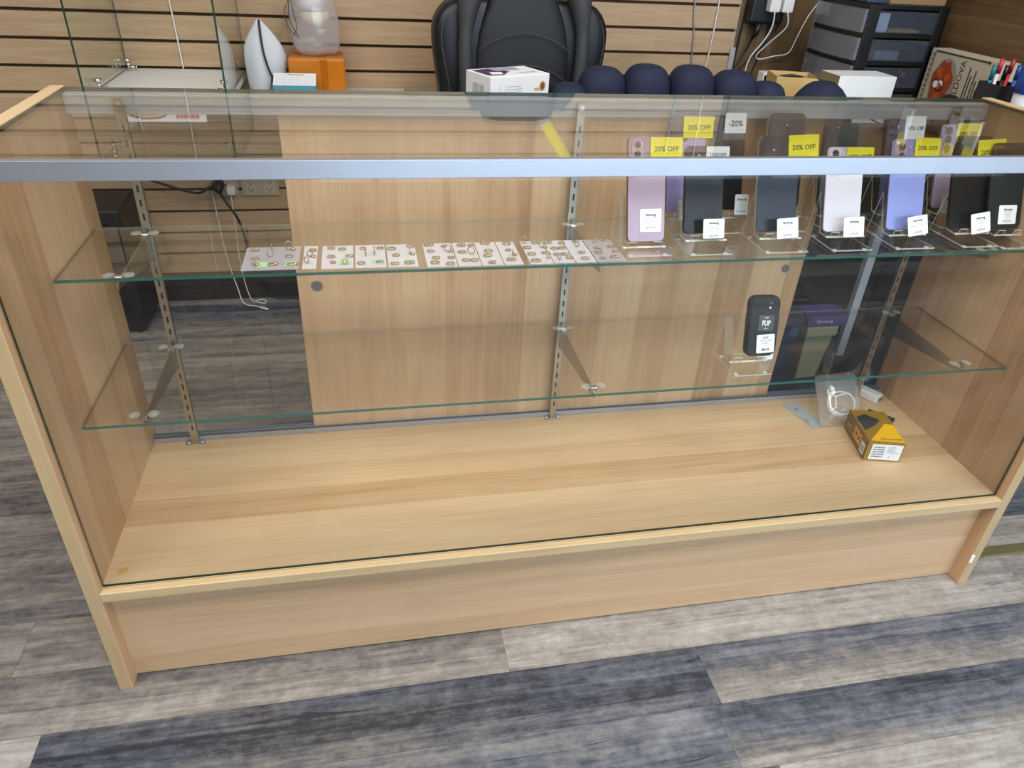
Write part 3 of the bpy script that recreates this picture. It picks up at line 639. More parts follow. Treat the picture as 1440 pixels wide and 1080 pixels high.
kn = thing('black_connector', 'black cable end lying behind the yellow carton', 'connector', (1.6905, .300, ZD + .006), (0, 0, math.radians(-50)))
MB().tube([(-.045, .004, 0), (-.02, .002, 0), (0, 0, .001), (.016, -.001, .001)], [.004, .0045, .006, .0055], 10).build('connector', 'black', kn)

# ------------------------------------------------------------------ behind the case, left
ZS = .783
sh = thing('wall_shelf', 'white board shelf on the slat wall under the glass box', 'shelf')
MB().box(-.208, 1.135, ZS - .018, .152, YB - .014, ZS).build('board', plain('white melamine', 'e9ecec', .35), sh, bevel=.001)
for xb in (-.15, .09): MB().prism([(1.45, ZS - .019), (YB - .0125, ZS - .019), (YB - .0125, ZS - .06)], xb - .002, xb + .002, 'x').build('bracket', 'steel', sh)
sh2 = thing('wall_shelf', 'pale shelf on the slat wall under the orange parcel', 'shelf')
MB().box(.166, 1.38, .717, .64, YB - .014, .735).build('board', plain('pale melamine', 'd9d6cc', .4), sh2, bevel=.001)
for xb in (.21, .58): MB().prism([(1.45, .716), (YB - .0125, .716), (YB - .0125, .67)], xb - .002, xb + .002, 'x').build('bracket', 'steel', sh2)
gb = thing('glass_box', 'tall glass display box with chrome clips on the white wall shelf', 'display box')
for x0 in (-.196, .148):
    MB().box(x0, 1.20, ZS + .002, x0 + .005, YB - .03, ZS + .52, [1, 1, 1, 0, 1, 0]).build('glass_side', ['glass_tint', 'glass_edge_dark'], gb)
MB().box(-.190, 1.205, ZS + .50, .147, YB - .031, ZS + .505, [0, 0, 1, 1, 1, 1]).build('glass_roof', ['glass_tint', 'glass_edge_dark'], gb)
for x, y, z in [(a, b, ZS + c) for a in (-.180, .136) for b in (1.285, 1.60) for c in (0, .47)]:
    mb = MB(); mb.cyl((x, y, z + .0005), (x, y, z + .026), .0035, 10); mb.cyl((x, y, z + .026), (x, y, z + .034), .0105, 18); mb.cyl((x, y, z + .011), (x - math.copysign(.020, x), y, z + .011), .0028, 10)
    mb.cyl((x - math.copysign(.020, x), y, z + .011), (x - math.copysign(.024, x), y, z + .011), .005, 14)
    mb.build('clip', 'chrome', gb)
fy = thing('flyer', 'white flyer with a face and red lettering hung under the white shelf', 'flyer', (0, 1.128, 0))
mb = MB(); mb.box(-.092, 0, ZS - .040, .105, .0012, ZS + .012, 0)
mb.build('sheet', 'paper', fy)
mb = MB(); mb.prism([(.047 * math.cos(a) - .035, .014 * math.sin(a) + ZS - .020) for a in [2 * PI * i / 28 for i in range(28)]], -.0004, 0, 'y', 0)
mb.prism([(.040 * math.cos(a) - .031, .0105 * math.sin(a) + ZS - .0185) for a in [2 * PI * i / 28 for i in range(28)]], -.0007, -.0004, 'y', 1)
for ex in (-.045, -.020): mb.prism([(.007 * math.cos(a) + ex, .0015 * math.sin(a) + ZS - .0175) for a in [2 * PI * i / 12 for i in range(12)]], -.0009, -.0007, 'y', 0)
mb.build('face_picture', [plain('hair brown print', '8a6f58', .7), plain('skin print', 'd9b8a6', .7)], fy)
mb = MB()
for i in range(6):
    mb.box(.033 + i * .0095, -.0006, ZS - .032, .0365 + i * .0095, 0, ZS - .019, 0); mb.box(.0385 + i * .0095, -.0006, ZS - .032, .0405 + i * .0095, 0, ZS - .019, 0); mb.box(.035 + i * .0095, -.0006, ZS - .027, .040 + i * .0095, 0, ZS - .024, 0)
    mb.box(.033 + i * .0092, -.0006, ZS - .016, .038 + i * .0092, 0, ZS - .010, 1)
mb.build('lettering_block', [plain('red print', 'c8483c', .7), plain('blue print', '5b62a8', .7)], fy)
# white drawstring pouch
def blob(rings, n, name, mat, par, wob=.0, sd=1, sub=1):
    """soft bag: rings of (cx, cy, z, rx, ry)"""
    rnd = random.Random(sd); mb = MB(); ph = [rnd.uniform(0, 6.28) for _ in range(6)]
    R = []
    for i, (cx, cy, z, rx, ry) in enumerate(rings):
        R.append([Vector((cx + rx * math.cos(t) * (1 + wob * math.sin(5 * t + ph[0] + i * .5) + wob * .7 * math.sin(9 * t + ph[1] - i * .8)),
                          cy + ry * math.sin(t) * (1 + wob * math.sin(4 * t + ph[2] + i * .3)), z + wob * .05 * math.sin(3 * t + ph[3]))) for t in [2 * PI * q / n for q in range(n)]])
    mb.loft(R, 0); return mb.build(name, mat, par, sub=sub)
pc = thing('drawstring_pouch', 'grey white cloth pouch with dark drawstring beside the glass box', 'pouch', (.2275, 1.52, .7355))
M['pouch'] = plain('grey white cloth', 'd3d6dc', .8)
blob([(-.010, 0, .0, .044, .034), (-.008, 0, .02, .050, .042), (-.002, 0, .07, .057, .046), (.0, 0, .115, .062, .044), (-.002, 0, .15, .050, .034), (-.004, 0, .180, .028, .020), (-.007, 0, .200, .010, .009), (-.008, 0, .207, .005, .005)], 26, 'cloth', 'pouch', pc, .06, 3)
mb = MB(); mb.tube(spline([(-.006, -.008, .206), (-.004, -.030, .176), (.000, -.046, .13), (.008, -.053, .09), (.018, -.050, .05), (.014, -.044, .004)]), .0032, 8)
mb.tube(spline([(.018, -.050, .065), (.034, -.048, .035), (.046, -.044, .012)]), .0018, 6); mb.tube(spline([(.016, -.050, .06), (.010, -.050, .03), (.006, -.045, .006)]), .0015, 6)
mb.build('drawstring', plain('dark brown cord', '3a2c2c', .8), pc)
# orange taped parcel and the bag on it
M['orange'] = plain('orange parcel tape', 'c9781c', .25, 0, .6, .4, .10)
pr_ = thing('parcel', 'orange tape wrapped parcel on the shelf by the slat wall', 'parcel', (.374, 1.555, .7355), (0, 0, .02))
MB().box(-.083, -.075, 0, .083, .072, .112).build('box', 'orange', pr_, bevel=.008, seg=3)
mb = MB(); mb.box(.010, -.0762, .004, .030, -.0754, .108)
mb.build('tape_layer', plain('darker tape overlap', 'b8660f', .2, 0, .6, .4), pr_)
cbg = thing('clear_bag', 'clear plastic bag of pale goods sitting on the orange parcel', 'bag', (.376, 1.545, .8485))
M['bag_film'] = thin_glass('crinkled bag film', (.93, .92, .93, 1), .07, .15, .34, 'e4dcdc')
blob([(0, 0, 0, .040, .030), (0, 0, .004, .060, .045), (0, 0, .03, .072, .056), (0, 0, .075, .072, .055), (0, 0, .12, .070, .052), (0, 0, .17, .055, .04), (0, 0, .22, .03, .02)], 26, 'film_wrap', 'bag_film', cbg, .05, 8)
MB().lathe([(.001, 0), (.038, 0), (.042, .012), (.040, .03), (.001, .03)], (.004, 0, .088), 20).build('cream_roll', plain('cream goods', 'e6dca8', .6), cbg)
MB().lathe([(.001, 0), (.036, 0), (.040, .015), (.038, .045), (.001, .05)], (-.006, 0, .122), 20).build('white_roll', 'paper', cbg)
MB().lathe([(.001, 0), (.014, .004), (.017, .012), (.014, .02), (.001, .022)], (.018, -.02, .052), 14).build('small_knob', plain('tan goods', 'd5b98c', .6), cbg)
mb = MB()
for q in ([(-.060, -.04, .16), (-.078, -.05, .12), (-.072, -.052, .08), (-.052, -.052, .055)], [(-.060, -.04, .16), (-.054, -.052, .12), (-.048, -.054, .08), (-.060, -.052, .058)], [(-.064, -.042, .15), (-.066, -.05, .10), (-.044, -.054, .05)]):
    mb.tube(spline(q), .0012, 6)
mb.build('wire_tie', plain('dark grey wire', '3c4048', .6), cbg)
ca = thing('desk_calendar', 'white desk calendar pad with blue edge before the orange parcel', 'calendar', (.312, 1.42, .7355))
MB().prism([(-.030, 0), (.035, 0), (.035, .072), (-.030, .049)], -.060, .060, 'x').build('pad', plain('teal pad', '4f9fb5', .5), ca)
mb = MB(); T = Matrix.Translation((0, .0025, .0605)) @ Matrix.Rotation(math.atan2(.023, .065), 4, 'X') @ Matrix.Diagonal((1.03, .80, 1, 1))
mb.box(-.0585, -.040, .0005, .0585, .043, .0015, 0, T)
for i in range(5): mb.box(-.05, -.03 + i * .014, .0016, .05, -.0296 + i * .014, .0018, 1, T)
for i in range(6): mb.box(-.05 + i * .02, -.03, .0016, -.0496 + i * .02, .026, .0018, 1, T)
mb.box(-.02, .031, .0016, .025, .035, .0018, 2, T)
mb.build('top_sheet', ['paper', 'ink_grey', plain('red grey print', '9a7f86', .7)], ca)
# outlet, plugs and cables under the shelf
for x0, x1, lb in ((-.002, .072, 'beige double outlet holding the plugs low on the slat wall'), (.084, .205, 'beige four-socket outlet low on the slat wall')):
    ot = thing('wall_outlet', lb, 'outlet', ((x0 + x1) / 2, YB - .0125, .415)); hw = (x1 - x0) / 2
    MB().prism(rrect(hw * 2, .066, .004), -.006, -.0004, 'y').build('plate', plain('beige outlet plate', 'b9ad97', .5), ot, bevel=.001)
    for sx in ((-.5, .5) if hw > .05 else (0,)):
        mb = MB(); mb.prism([(a + sx * hw, b) for a, b in rrect(.034, .050, .010)], -.0075, -.0062, 'y', 0)
        for dz in (-.013, .013):
            mb.box(sx * hw - .0075, -.0078, dz - .002, sx * hw - .0055, -.0076, dz + .006, 1); mb.box(sx * hw + .0055, -.0078, dz - .002, sx * hw + .0075, -.0076, dz + .006, 1); mb.cyl((sx * hw, -.0078, dz - .006), (sx * hw, -.0076, dz - .006), .0022, 10, 1)
        mb.build('socket', [plain('beige socket', 'c4b9a4', .45), 'black'], ot)
pl = thing('power_plug', 'round black plug and cable in the low outlet', 'plug')
MB().tube([(.014, YB - .0215, .424), (.012, YB - .035, .424), (.014, YB - .052, .419), (.018, YB - .064, .408)], [.019, .021, .018, .008], 14).build('plug', 'black', pl)
MB().tube(spline([(.018, YB - .064, .408), (.045, 1.572, .372), (.070, 1.570, .32), (.082, 1.572, .25), (.088, 1.58, .16), (.115, 1.615, .06), (.15, 1.618, .010), (.20, 1.615, .006), (.36, 1.60, .006)]), .0042, 8).build('cable', 'black', pl)
c2 = thing('power_cable', 'black cable hanging across the slat wall behind the left upright', 'cable')
MB().tube(spline([(-.42, 1.615, .52), (-.30, 1.61, .485), (-.202, 1.61, .452), (-.10, 1.605, .416), (-.047, 1.605, .405), (-.012, 1.60, .425), (-.002, 1.60, .427)]), .0042, 8).build('cable', 'black', c2)
chg = thing('phone_charger', 'white charger block with a thin white cable in the low outlet', 'charger')
MB().box(.040, YB - .055, .396, .066, YB - .0205, .424).build('block', 'white', chg, bevel=.003)
MB().tube(spline([(.053, YB - .056, .410), (.053, 1.598, .39), (.052, 1.60, .30), (.048, 1.60, .20), (.052, 1.60, .09), (.063, 1.60, .02), (.075, 1.60, .004), (.092, 1.590, .004), (.112, 1.575, .006), (.118, 1.590, .008), (.10, 1.603, .008), (.082, 1.600, .006)]), .0018, 7).build('cable', 'white', chg)
c3 = thing('loop_cable', 'thin white cable looped on the dark floor behind the case', 'cable')
MB().tube(spline([(-.010, 1.625, .40), (-.005, 1.622, .30), (.000, 1.622, .20), (.010, 1.615, .12), (.025, 1.60, .06), (.035, 1.585, .02), (.050, 1.572, .006), (.085, 1.555, .006), (.115, 1.540, .006), (.130, 1.528, .006), (.122, 1.522, .008), (.10, 1.538, .008)]), .0018, 7).build('cable', 'white', c3)
# two dangling wires on the upper slat wall
for nm, P_, lb, mt in (('hanging_wire', [(-.043, YB - .022, 1.5), (-.041, YB - .022, 1.10), (-.040, YB - .018, .974), (-.036, YB - .019, .86), (-.034, YB - .019, .7845)], 'white wire running down the slat wall inside the glass box', 'white'),
                       ('hanging_wire', [(1.585, YB - .018, 1.45), (1.612, YB - .018, 1.03), (1.628, YB - .018, .92), (1.637, YB - .018, .80), (1.640, YB - .018, .775)], 'grey wire hanging on the slat wall, left one above the navy chair', 'alu'),
                       ('hanging_wire', [(1.705, YB - .018, 1.45), (1.700, YB - .018, 1.03), (1.697, YB - .018, .90), (1.690, YB - .018, .80), (1.680, YB - .018, .775)], 'white wire hanging on the slat wall, right one above the navy chair', 'white')):
    o = thing(nm, lb, 'wire'); MB().tube(spline(P_), .0022, 7).build('wire', mt, o)
bk = thing('computer_tower', 'black computer tower on the dark floor behind the left panel', 'computer')
MB().box(-.50, 1.395, .012, -.245, 1.60, .42).build('housing', 'black', bk, bevel=.006)
for xx0 in (-.48, -.27):
    for yy0 in (1.41, 1.58): MB().cyl((xx0, yy0, 0), (xx0, yy0, .0125), .010, 12).build('foot', 'soft_black', bk)
MB().box(-.47, 1.3915, .06, -.28, 1.3945, .38).build('front_grille', plain('dark grille', '0b0b0c', .3), bk)

# ------------------------------------------------------------------ racing chair
M['leather'] = plain('black leather', '12141a', .42, 0, .45); M['leather_mid'] = plain('dark centre fabric', '191c22', .6); M['bolster'] = plain('charcoal bolster', '3a3b3d', .62); M['stitch'] = plain('grey stitching', '45464b', .8)
rc = thing('racing_chair', 'black racing style office chair against the slat wall', 'chair', (.945, 1.25, 0))
def row_loft(prof, name, mat, par, n=28, fy=None, sub=1):
    """prof: (z, half width, y front, y back); fy(u): extra depth across the width"""
    mb = MB(); R = []
    for z, hw, yf, yb in prof:
        ring = []
        for i in range(n):
            t = 2 * PI * i / n; c, s_ = math.cos(t), math.sin(t)
            ux = math.copysign(abs(c) ** .6, c); uy = math.copysign(abs(s_) ** .7, s_)
            yy0 = (yf + yb) / 2 + uy * (yb - yf) / 2
            if fy and uy < 0: yy0 += fy(ux, z)
            ring.append(Vector((ux * hw, yy0, z)))
        R.append(ring)
    mb.loft(R, 0); return mb.build(name, mat, par, sub=sub)
row_loft([(.44, .19, -.03, .05), (.46, .205, -.05, .06), (.62, .215, -.055, .07), (.75, .225, -.055, .08), (.86, .240, -.05, .09), (.94, .250, -.045, .10), (.99, .247, -.04, .10), (1.03, .215, -.03, .10), (1.045, .18, -.015, .09)],
         'backrest', 'leather', rc, 32, lambda u, z: .045 * (1 - u * u) - .022)
row_loft([(.46, .112, -.05, -.0), (.60, .122, -.062, -.0), (.80, .136, -.058, .0), (.92, .136, -.052, .01), (1.0, .115, -.048, .02), (1.05, .088, -.040, .03), (1.09, .094, -.040, .04), (1.13, .112, -.036, .05), (1.17, .115, -.026, .055), (1.195, .085, -.006, .05)],
         'center_panel', 'leather_mid', rc, 28)
for sx in (-1, 1):
    P_ = [(sx * .130, -.052, .47), (sx * .142, -.058, .62), (sx * .158, -.060, .80), (sx * .163, -.055, .93), (sx * .155, -.045, 1.02), (sx * .138, -.032, 1.08), (sx * .112, -.010, 1.145)]
    Q = spline(P_); mb = MB(); mb.tube(Q, [.019 if i < len(Q) * .55 else .019 + .014 * math.sin(PI * (i / len(Q) - .55) / .45) for i in range(len(Q))], 10); mb.build('bolster', 'bolster', rc)
    mb = MB(); mb.tube(spline([(sx * .205, -.058, .50), (sx * .185, -.066, .68), (sx * .205, -.064, .82), (sx * .226, -.050, .94), (sx * .215, -.038, 1.0)]), .0014, 6); mb.build('seam', 'stitch', rc)
mb = MB()
for zc in (.885, .965): mb.tube([(.128 * u, -.0575 - .003 * (1 - u * u) + (.010 if zc > .9 else .004) * (0), zc - .045 * u * u) for u in [i / 8 - 1 for i in range(17)]], .0014, 6)
mb.build('stitch_arc', 'stitch', rc)
row_loft([(.40, .20, -.24, -.02), (.42, .22, -.27, 0), (.46, .225, -.27, 0), (.485, .20, -.25, -.03)], 'seat', 'leather', rc, 32)
MB().cyl((0, -.06, .07), (0, -.06, .405), .028, 16).build('gas_column', 'black', rc)
for i in range(5):
    a = 2 * PI * i / 5 + .3; mb = MB(); mb.tube([(0, -.06, .085), (.25 * math.cos(a), -.06 + .25 * math.sin(a), .062)], [.026, .016], 10)
    lg = mb.build('base_leg', 'black', rc)
    MB().cyl((.25 * math.cos(a) - .012, -.06 + .25 * math.sin(a), .0245), (.25 * math.cos(a) + .012, -.06 + .25 * math.sin(a), .0245), .0243, 16).build('caster', 'black', lg)

# navy channel chair in front of the desk
M['navy'] = plain('navy quilted cloth', '20263d', .75, 0, .3, 0, .08)
nc = thing('quilted_chair', 'navy chair with thick vertical padded channels behind the case', 'chair', (1.256, .88, 0))
tops = [(-.262, .895, .052), (-.180, .933, .058), (-.066, .940, .058), (.052, .940, .058), (.168, .930, .058), (.262, .905, .048)]
for xo, zt, hw in tops:
    mb = MB(); R = []; FS = [(i / 9 * .89, 1.0) for i in range(10)] + [(.89 + .11 * math.sin(math.radians(a)), math.cos(math.radians(a)) ** .55) for a in (12, 24, 36, 48, 58, 67, 75, 81, 86, 89)]
    for i, (f, k_) in enumerate(FS):
        z = .42 + (zt - .42) * f; k_ *= 1 + (.02 * math.sin(i * 1.9 + xo * 30) if i < 10 else 0)
        R.append([Vector((xo + hw * 1.02 * k_ * math.copysign(abs(math.cos(t)) ** .7, math.cos(t)), .008 * math.sin(min(i, 9) * .9) + .055 * k_ * math.sin(t), z)) for t in [2 * PI * q / 20 for q in range(20)]])
    mb.loft(R, 0); mb.build('back_channel', 'navy', nc)
MB().box(-.29, -.38, .22, .30, .05, .45).build('seat', 'navy', nc, bevel=.04, seg=4)
for sx in (-.25, .26):
    for yy0 in (-.33, 0): MB().cyl((sx, yy0, 0), (sx, yy0, .235), .018, 12).build('leg', 'black', nc)
np_ = thing('navy_jacket', 'navy padded jacket heaped on the desk before the white box', 'jacket', (1.70, .92, .7605))
blob([(0, 0, 0, .09, .08), (0, 0, .03, .095, .09), (0, 0, .07, .09, .08), (0, 0, .115, .065, .055), (0, 0, .145, .03, .03)], 26, 'cloth', 'navy', np_, .04, 5)
# small side table with the white coffee machine carton
tb = thing('side_table', 'small wooden side table behind the sliding doors under the white carton', 'table', (.828, .876, 0))
MB().box(-.095, -.095, .735, .095, .095, .755).build('table_top', 'desk_top', tb, bevel=.002)
for sx in (-.08, .08):
    for sy in (-.08, .08): MB().box(sx - .012, sy - .012, 0, sx + .012, sy + .012, .735).build('leg', 'desk_top', tb)
cf = thing('appliance_carton', 'white carton with coffee cup picture in front of the racing chair', 'box', (.786, .795, .7556), (0, 0, math.radians(24)))
bw, bd, bh = .167, .106, .1645
x0_ = 0.0
MB().box(x0_, 0, 0, x0_ + bw, bd, bh).build('carton', plain('white carton', 'eef0f2', .45), cf, bevel=.0015)
xr = x0_ + bw; e = bh + .0003
mb = MB(); flat([(x0_ + .008, .020), (x0_ + .045, .014), (x0_ + .085, .05), (x0_ + .055, .098), (x0_ + .006, .090)], 0, mb, bh + .0004)
flat([(x0_ + .055, .062), (x0_ + .125, .062), (x0_ + .125, .098), (x0_ + .055, .098)], 1, mb, bh + .0006)
flat([(x0_ + .022, .028), (x0_ + .05, .022), (x0_ + .06, .048), (x0_ + .03, .054)], 2, mb, bh + .0007)
Tt = Matrix.Translation((x0_ + .120, .028, bh + .0006)) @ Matrix.Rotation(PI, 4, 'Z') @ Matrix.Rotation(-PI / 2, 4, 'X')
mb.text('MACHINE', .013, 0, 0, 0, 3, True, Tt, .85)
mb.build('top_print', [plain('plum print', '4a3a52', .5), plain('lavender print', 'a9a3bd', .5), 'paper', plain('grey green print', 'a8aaa0', .6)], cf)
mb = MB()
for i in range(7): mb.box(x0_ + .048, -.0004, bh - .060 + i * .006, x0_ + .085 + .004 * (i % 2), 0, bh - .0585 + i * .006, 0)
mb.box(x0_ + .026, -.0004, bh - .06, x0_ + .027, 0, bh - .018, 0); mb.box(x0_ + .044, -.0004, bh - .06, x0_ + .045, 0, bh - .018, 0)
for a, b in ((.030, .045), (.036, .034), (.028, .055)): mb.box(x0_ + a, -.0004, bh - b - .004, x0_ + a + .006, 0, bh - b, 3)
mb.build('front_pattern', [plain('fine grey print', 'b4bcc6', .6), plain('tan cup print', 'c9a57e', .6), plain('coffee print', '7a5136', .6), plain('dark print', '4a4e58', .6)], cf)
mats_ = [plain('tan cup print', 'c9a57e', .6), plain('coffee print', '7a5136', .6)]
mb = MB()
mb.prism([(.0088 * math.cos(t) + xr - .020, .0115 * math.sin(t) + bh - .027) for t in [2 * PI * i / 20 for i in range(20)]], -.0006, 0, 'y', 0); mb.box(xr - .043, -.0005, bh - .036, xr - .028, 0, bh - .030, 0)
cp = mb.build('cup_picture', mats_, cf)
mb = MB(); mb.prism([(.006 * math.cos(t) + xr - .020, .008 * math.sin(t) + bh - .027) for t in [2 * PI * i / 20 for i in range(20)]], -.0008, -.0006, 'y', 1); mb.build('coffee_disc', mats_, cp)
mb = MB()
for i in range(6): mb.box(x0_ - .0004, .030 + i * .008, bh - .060, x0_, .034 + i * .008, bh - .022, 0)
mb.build('side_print', plain('grey side print', '9c9da1', .6), cf)

# ------------------------------------------------------------------ desk corner on the right
dk = thing('corner_desk', 'dark brown corner desk behind the right end of the case', 'desk')
MB().box(1.575, .80, .735, XP - .003, YB - .025, .760).build('worktop', 'desk_top', dk, bevel=.002)
MB().box(1.96, .62, .735, XP - .003, .7995, .760).build('side_top', 'desk_top', dk, bevel=.002)
MB().box(1.58, 1.16, 0, XP - .02, 1.18, .735).build('front_panel', 'brown_dark', dk)
MB().box(XP - .035, .66, 0, XP - .015, 1.155, .735).build('end_panel', 'brown_dark', dk)
MB().box(1.575, 1.2, 0, 1.597, YB - .03, .735).build('end_panel', 'brown_dark', dk)
# drawer tower
dt = thing('drawer_tower', 'black drawer tower with clear drawers on the corner desk', 'drawers')
DX0, DX1, DY0, DY1, DZ0, DZ1 = 1.966, 2.228, 1.20, 1.475, .7605, 1.066
mb = MB(); c_ = .012
for xx0, yy0 in ((DX0, DY0), (DX1 - .030, DY0), (DX0, DY1 - c_), (DX1 - .03, DY1 - c_)):
    wpx = .036 if xx0 == DX0 else .030
    mb.box(xx0, yy0, DZ0, xx0 + wpx, yy0 + c_, DZ1)
for i in range(5):
    z0 = DZ1 - .012 - .0762 * i if i < 4 else DZ0
    mb.box(DX0 + .001, DY0 + .001, z0, DX1 - .001, DY1 - .001, z0 + (.012 if i < 4 else .012))
mb.box(DX1 - .006, DY0, DZ0, DX1, DY1, DZ1)
mb.build('frame', plain('black shelving plastic', '0d0d0f', .35), dt, bevel=.0015)
M['drawer_clear'] = thin_glass('cloudy drawer plastic', (.60, .63, .68, 1), .05, .15, .34, 'a4adba')
M['drawer_dim'] = thin_glass('clear drawer side', (.74, .78, .84, 1), .05, .1, .10, '8390a6')
for i in range(4):
    z1 = DZ1 - .0135 - .0762 * i; z0 = z1 - .0615
    if z0 < DZ0 + .01: z0 = DZ0 + .0125
    mb = MB(); R = []
    n = 8   # curved drawer front facing left
    F = [(DX0 - .010 - .012 * math.sin(PI * j / n), DY0 + .006 + (DY1 - DY0 - .012) * j / n) for j in range(n + 1)]
    out = F + [(DX0 + .002, DY1 - .006), (DX0 + .002, DY0 + .006)]
    mb.prism(out, z0, z1, 'z', 0)
    mb.box(DX0 + .003, DY0 + .0025, z0, DX1 - .031, DY0 + .0045, z1 - .003, 1); mb.box(DX0 + .003, DY1 - .016, z0, DX1 - .031, DY1 - .014, z1 - .003, 1); mb.box(DX0 + .003, DY0 + .0045, z0, DX1 - .031, DY1 - .016, z0 + .002, 1)
    dw = mb.build('drawer', ['drawer_clear', 'drawer_dim'], dt)
    if i == 0:
        MB().box(DX0 + .050, DY0 + .02, z0 + .0025, DX0 + .085, DY0 + .05, z0 + .052).build('white_carton', 'paper', dw)
        MB().box(DX0 + .088, DY0 + .012, z0 + .0025, DX0 + .19, DY0 + .06, z0 + .010).build('yellow_sleeve', plain('ochre card', 'b8902f', .6), dw)
        mb = MB(); mb.box(DX0 + .004, 1.30, z0 + .006, DX0 + .008, 1.365, z0 + .056, 0); mb.box(DX0 + .0035, 1.335, z0 + .010, DX0 + .0039, 1.362, z0 + .028, 1); mb.box(DX0 + .0035, 1.302, z0 + .010, DX0 + .0039, 1.325, z0 + .050, 1)
        mb.build('blue_packet', [plain('blue packet', '2f5fb0', .5), 'paper'], dw)
    if i == 1: MB().box(DX0 + .07, DY0 + .02, z0 + .0025, DX0 + .15, DY0 + .08, z0 + .025).build('grey_parts', plain('grey parts', '8b8f98', .5), dw)
    if i == 2:
        mb = MB(); mb.box(DX0 + .06, DY0 + .012, z0 + .0025, DX0 + .105, DY0 + .06, z0 + .010); mb.box(DX0 + .112, DY0 + .012, z0 + .0025, DX0 + .15, DY0 + .06, z0 + .010); mb.build('yellow_sleeve', plain('ochre card', 'b8902f', .6), dw)
o = thing('cardboard_box', 'flat brown cardboard box on top of the drawer tower', 'box', (2.13, 1.30, DZ1 + .0005))
MB().box(-.085, -.07, 0, .10, .10, .05).build('box', plain('brown cardboard', '8d7355', .8), o, bevel=.001)
o = thing('phone_case_stack', 'dark blue case lying on top of the drawer tower', 'case', (1.99, 1.30, DZ1 + .0005))
MB().box(-.02, -.07, 0, .045, .07, .012).build('case', plain('blue grey case', '34405a', .4), o, bevel=.003)
# cartons on the desk
kb = thing('carton', 'open tan carton holding small dark goods on the desk', 'box', (1.730, 1.10, .7605), (0, 0, -.24))
mb = MB(); w_, d_, h_ = .122, .112, .120
mb.box(-w_ / 2, 0, 0, w_ / 2, .003, h_); mb.box(-w_ / 2, d_ - .003, 0, w_ / 2, d_, h_); mb.box(-w_ / 2, .003, 0, -w_ / 2 + .003, d_ - .003, h_); mb.box(w_ / 2 - .003, .003, 0, w_ / 2, d_ - .003, h_); mb.box(-w_ / 2 + .003, .003, 0, w_ / 2 - .003, d_ - .003, .098)
mb.build('box', plain('tan card', 'c9ab6e', .75), kb)
mb = MB(); mb.box(-.050, .012, .0985, .050, .048, .108, 0); mb.box(-.050, .053, .0985, .050, .100, .110, 1); mb.tube([(-.035, .07, .113), (0, .072, .114), (.035, .07, .113)], [.001, .005, .001], 8, 0)
mb.build('goods', ['black', plain('grey sleeve', '9c97a0', .5)], kb)
wb = thing('carton', 'glossy white carton on the desk beside the tan carton', 'box', (1.938, 1.080, .7605))
mb = MB(); mb.box(-.092, 0, 0, .092, .10, .130, [0, 1, 0, 0, 0, 2]); mb.build('box', [plain('white card', 'dfe3e2', .45), plain('bright white lid', 'eceff0', .4), plain('shaded white side', '8f8462', .6)], wb, bevel=.001)  # left face is white card too, its shade put into the khaki colour
pp = thing('paper_sheet', 'loose white paper draped before the white carton', 'paper', (1.86, .985, .7605))
mb = MB(); V = []
for i in range(11):
    f = i / 10; x = -.13 + .30 * f; z = .135 * (1 - f) ** 1.5 + .001
    V.append([mb.bm.verts.new((x, y + .02 * f, z + dz)) for dz in (0, .001) for y in (-.03, .035)])
for a, b in zip(V, V[1:]): mb.face([a[0], a[1], b[1], b[0]], 0, True); mb.face([a[2], b[2], b[3], a[3]], 0, True)
mb.build('sheet', 'paper', pp)
wc = thing('wall_charger', 'white docking charger standing at the foot of the brown wall', 'charger', (1.868, 1.46, .7605))
mb = MB(); mb.prism([(-.05, 0), (.05, 0), (.045, .03), (.02, .075), (-.05, .075)], 0, .04, 'y'); mb.build('body', 'white', wc, bevel=.003)
MB().box(-.046, -.002, .03, .010, 0, .066).build('screen', 'black_gloss', wc)
ps = thing('power_strip', 'black power adapter block on the brown wall', 'power strip')
MB().box(1.80, YB - .060, .965, 1.925, YB - .0102, 1.075).build('block', 'black', ps, bevel=.010, seg=3)
MB().tube([(1.84, YB - .05, .966), (1.838, YB - .05, .935), (1.832, YB - .04, .915)], [.014, .010, .005], 10).build('strain_relief', 'black', ps)
MB().tube(spline([(1.832, YB - .04, .915), (1.825, YB - .03, .88), (1.80, YB - .03, .83), (1.76, YB - .03, .775)]), .0035, 7).build('cable', 'black', ps)
for x, lb, P_ in ((1.868, 'white usb charger on the black block, left one', [(1.868, YB - .095, 1.006), (1.872, YB - .09, .96), (1.852, YB - .088, .915), (1.822, YB - .075, .86), (1.816, YB - .07, .80), (1.815, YB - .07, .765)]),
                  (1.915, 'white usb charger on the black block, right one', [(1.915, YB - .095, 1.006), (1.925, YB - .09, .962), (1.895, YB - .05, .906), (1.867, YB - .035, .866), (1.880, YB - .035, .852), (1.93, YB - .035, .862), (1.985, YB - .035, .874), (2.003, YB - .035, .92), (2.028, YB - .035, .99), (2.06, YB - .035, 1.04)])):
    c = thing('usb_charger', lb, 'charger')
    MB().box(x - .019, YB - .095, 1.004, x + .019, YB - .0605, 1.045).build('block', 'white', c, bevel=.005, seg=3)
    MB().tube(spline(P_), .0022, 7).build('cable', 'white', c)
o = thing('black_wire', 'thin black wire running down the edge of the brown wall', 'wire')
MB().tube(spline([(1.806, YB - .018, 1.3), (1.803, YB - .018, 1.03), (1.797, YB - .018, .90), (1.792, YB - .018, .79), (1.79, YB - .018, .765)]), .0035, 7).build('wire', 'black', o)
o = thing('black_wire', 'black wires crossing the brown wall below the adapter block', 'wire')
